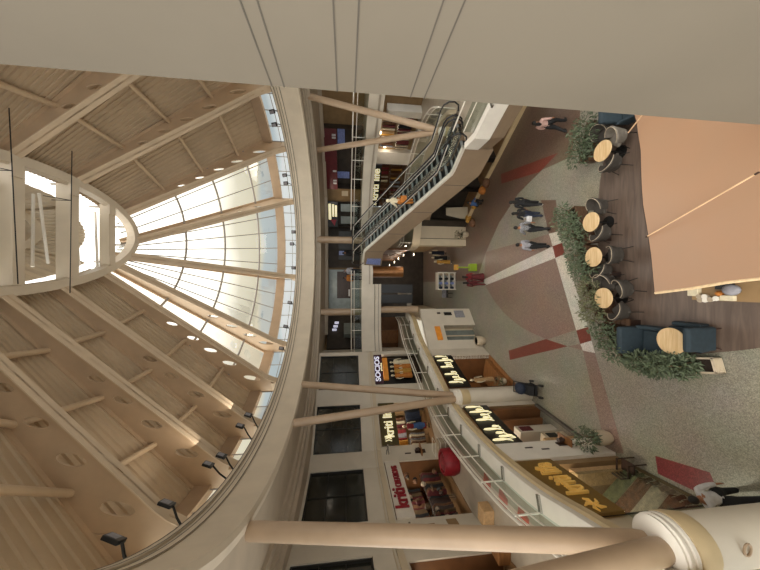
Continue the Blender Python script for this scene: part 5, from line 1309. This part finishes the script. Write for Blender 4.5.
b = MB(); fr.box(b, .05, L * .75, .1, 1.0, .02, .5); b.build('ledge', 'wall_cream', t)
for k, m in enumerate(('cloth_brown', 'cloth_pale', 'cloth_brown', 'leaf_olive')):
    b = MB(); s0 = .1 + k * L * .17
    rows = [[fr.pt(s0 + L * .16 * j / 8, .08 + .04 * math.sin(j * 1.7 + i), .12 + i * .13 + .02 * math.sin(j * 2.1)) if i < 4 else fr.pt(s0 + L * .16 * j / 8, .1 + (i - 3) * .2, .53 + .25 * (i - 3) + .03 * math.sin(j * 1.9 + i)) for j in range(9)] for i in range(8)]
    b.strip(rows); b.build('draped_cloth', m, t, True)
b = MB(); fr.box(b, L * .72, L * .86, .1, .5, .02, 2.2); tag(b.build('standing_panel', 'cloth_beige'), 'tan standing panel behind the dark wooden chair', 'panel')
b = MB(); f3 = Fr(fr.pt(0, 0, 0), fr.pt(L, 0, 0)); f3.box(b, -.3, L * .7, -.02, .0, .02, 2.55); struct(b.build('window_shop', 'shop_glass', keep=True))

# ------------------------------------------------------------------ floodlights along the ring, rods at the lantern
for k, (x, y, w) in enumerate(((122, 542, 'nearest on the left'), (173, 506, 'second on the left'), (213, 466, 'third on the left'), (226, 457, 'fourth on the left'), (244, 427, 'fifth on the left'), (252, 416, 'sixth on the left'), (284, 349, 'by the lit rib'), (288, 327, 'left of the middle rib'), (292, 303, 'close to the middle rib'), (296, 268, 'right of the middle rib'), (294, 244, 'inner one of the far pair'), (296, 232, 'outer one of the far pair'), (288, 183, 'below the lit right rib'), (287, 175, 'above the lit right rib'), (277, 124, 'near the right column strut'), (275, 111, 'last before the near wall'))):
    ox, oy = (15, 19) if k < 2 else ((11, 12) if k < 6 else (8, 2))
    d = ray(x + ox, y + oy); hd = Vector((d.x, d.y)).normalized()
    best = min(((ell(a, .05) - hd * (ell(a, .05).dot(hd))).length, a) for a in [i * .5 for i in range(-300, 180)] if ell(a, .05).dot(hd) > 0 and ell(a, .05).length > 4)
    p = ell(best[1], .1); n = (p - ell(best[1], 0)).normalized()
    base = Vector((p.x, p.y, RT)); d = ray(x, y); hp = Vector((0, 0, H)) + d * (base.y * 1.02 / d.y)
    if hp.z < RT + .1: hp.z = RT + .1
    t = thing('floodlight', 'black floodlight on the ring ledge, %s' % w, 'floodlight', base)
    b = MB(); b.tube([base, base.lerp(hp, .55) + Vector((n.x * .04, n.y * .04, 0)), hp], .025, 8); b.build('arm', 'black_metal', t)
    u = Vector((-n.y, n.x, 0)); up_ = Vector((-n.x * .35, -n.y * .35, .94)); m_ = Vector((n.x, n.y, .3)).normalized()
    b = MB(); o_ = hp; s_, h_, th = .12, .18, .035
    q8 = [o_ - u * s_ - m_ * th, o_ + u * s_ - m_ * th, o_ + u * s_ + m_ * th, o_ - u * s_ + m_ * th]
    b.hexa(q8 + [v + up_ * h_ * 1.7 for v in q8]); b.build('lamp_head', 'black_metal', t, bevel=.01)
    fz = [o_ - u * s_ * .75 - m_ * (th + .004) + up_ * .08, o_ + u * s_ * .75 - m_ * (th + .004) + up_ * .08, o_ + u * s_ * .75 - m_ * (th + .004) + up_ * .28, o_ - u * s_ * .75 - m_ * (th + .004) + up_ * .28]
    b = MB(); b.poly(fz); b.build('lens', 'cloth_grey', t)
    if k in (2, 5, 7, 10, 13):
        l = lamp('flood', hp + Vector((-n.x * .7, -n.y * .7, .5)), FLOOD, (1, .9, .76), 1.2); v = Vector((LC.x - hp.x, LC.y - hp.y, 7)); l.rotation_euler = (-v).to_track_quat('Z', 'Y').to_euler()
for (x, y0, y1, lab) in ((13, 108, 284, 'black hanging rod crossing the lantern, near one'), (71, 151, 293, 'black hanging rod crossing the lantern, far one')):
    a, c = P(x - 4 if x < 20 else x + 1, y0, 19.2), P(x + 5 if x < 20 else x - 1, y1, 19.2); t = thing('hanging_rod', lab, 'rod', a.lerp(c, .5)); b = MB(); b.tube([a, c], .014, 8); b.build('rod', 'black_metal', t)
    b = MB(); m_ = a.lerp(c, .35); b.tube([m_, m_ + Vector((0, -.5, .4))], .012, 6); b.tube([m_ + Vector((0, 0, 0)), m_ + Vector((0, 0, .6))], .012, 6); b.build('hanger', 'black_metal', t)
# lamps inside the shops, then added fill for the galleries
for f, pw in ((SHOPS[0], 60), (SHOPS[1], 90), (SHOPS[2], 70), (SHOPS[3], 40), (KL, 90)):
    lamp('shop_lamp', f.pt(f.L * .5, .9, 7.6), pw, size=1.0)
for f, pw in ((A1, 60), (A2, 60), (A3, 130)):
    lamp('shop_lamp', f.pt(f.L * .5, .9, 3.9), pw, size=.8)
for x, y, z, pw in ((0, 26.5, 11.3, 80), (7.5, 25.5, 11.3, 60), (11.5, 19, 11.3, 60), (-3.5, 25.5, 7.5, 25), (9.8, 21.5, 7.5, 60), (10.5, 15.5, 3.0, 14), (8.5, 20.8, 3.0, 14), (0, 30, 7.4, 60)):
    lamp('gallery_fill', (x, y, z), pw, size=1.2)  # unseen fill lights added to keep galleries and corridor from going dark

# ------------------------------------------------------------------ sky, sun, camera
w = bpy.data.worlds.new('sky'); bpy.context.scene.world = w; w.use_nodes = True; nt = w.node_tree; bg = nt.nodes['Background']
tc = nt.nodes.new('ShaderNodeTexCoord'); sp = nt.nodes.new('ShaderNodeSeparateXYZ'); nt.links.new(tc.outputs['Generated'], sp.inputs[0])
nz = nt.nodes.new('ShaderNodeTexNoise'); nz.inputs['Scale'].default_value = 3; nt.links.new(tc.outputs['Generated'], nz.inputs['Vector'])
ad = nt.nodes.new('ShaderNodeMath'); ad.operation = 'MULTIPLY_ADD'; ad.inputs[1].default_value = .08; nt.links.new(nz.outputs['Fac'], ad.inputs[0]); nt.links.new(sp.outputs['Z'], ad.inputs[2])
cr = nt.nodes.new('ShaderNodeValToRGB'); nt.links.new(ad.outputs[0], cr.inputs['Fac'])
e = cr.color_ramp.elements; e[0].position = 0; e[0].color = (*[v * .42 for v in lin('#e4e5e3')[:3]], 1)
e[1].position = 1; e[1].color = (1, .97, .93, 1)
for pos, c, k in ((.24, '#e4e5e3', .42), (.262, '#b9c3c6', .4), (.3, '#c3cbcc', .4), (.315, '#e3d9c0', .42), (.37, '#ece2ca', .45), (.46, '#fff7ea', .9)):
    x = e.new(pos); x.color = (*[v * k for v in lin(c)[:3]], 1)
vd = nt.nodes.new('ShaderNodeVectorMath'); vd.operation = 'DOT_PRODUCT'; vd.inputs[1].default_value = (.6, .8, 0); nt.links.new(tc.outputs['Generated'], vd.inputs[0])
gy = nt.nodes.new('ShaderNodeMapRange'); gy.inputs['From Min'].default_value = .15; gy.inputs['From Max'].default_value = -.9; gy.inputs['To Min'].default_value = 1; gy.inputs['To Max'].default_value = BACKSKY
nt.links.new(vd.outputs['Value'], gy.inputs['Value'])
ms = nt.nodes.new('ShaderNodeMath'); ms.operation = 'MULTIPLY'; ms.inputs[1].default_value = SKY; nt.links.new(gy.outputs['Result'], ms.inputs[0])
nt.links.new(cr.outputs['Color'], bg.inputs['Color']); nt.links.new(ms.outputs[0], bg.inputs['Strength'])
sun = bpy.data.lights.new('sun', 'SUN'); sun.energy = SUN; sun.angle = math.radians(25); sun.color = (1, .93, .82)
so = bpy.data.objects.new('sun', sun); C.objects.link(so); so.rotation_euler = Vector((-.12, -.5, .86)).to_track_quat('Z', 'Y').to_euler(); so.location = (0, -5, 40)
cam = bpy.data.cameras.new('camera'); co = bpy.data.objects.new('camera', cam); C.objects.link(co); bpy.context.scene.camera = co
cam.sensor_fit = 'HORIZONTAL'; cam.sensor_width = 36; cam.lens = 36 * FPX / 760; cam.clip_start = .05; cam.clip_end = 300
M = Matrix(((0, 1, 0), (-SP, 0, -CP), (-CP, 0, SP))).to_4x4(); M.translation = (0, 0, H); co.matrix_world = M
vs = bpy.context.scene.view_settings; vs.view_transform = 'Standard'; vs.look = 'None'; vs.gamma = 1; vs.exposure = EXPO; vs.use_curve_mapping = False
cy = bpy.context.scene.cycles; cy.use_denoising = True; cy.max_bounces = 8; cy.transparent_max_bounces = 16; cy.caustics_reflective = False; cy.caustics_refractive = False
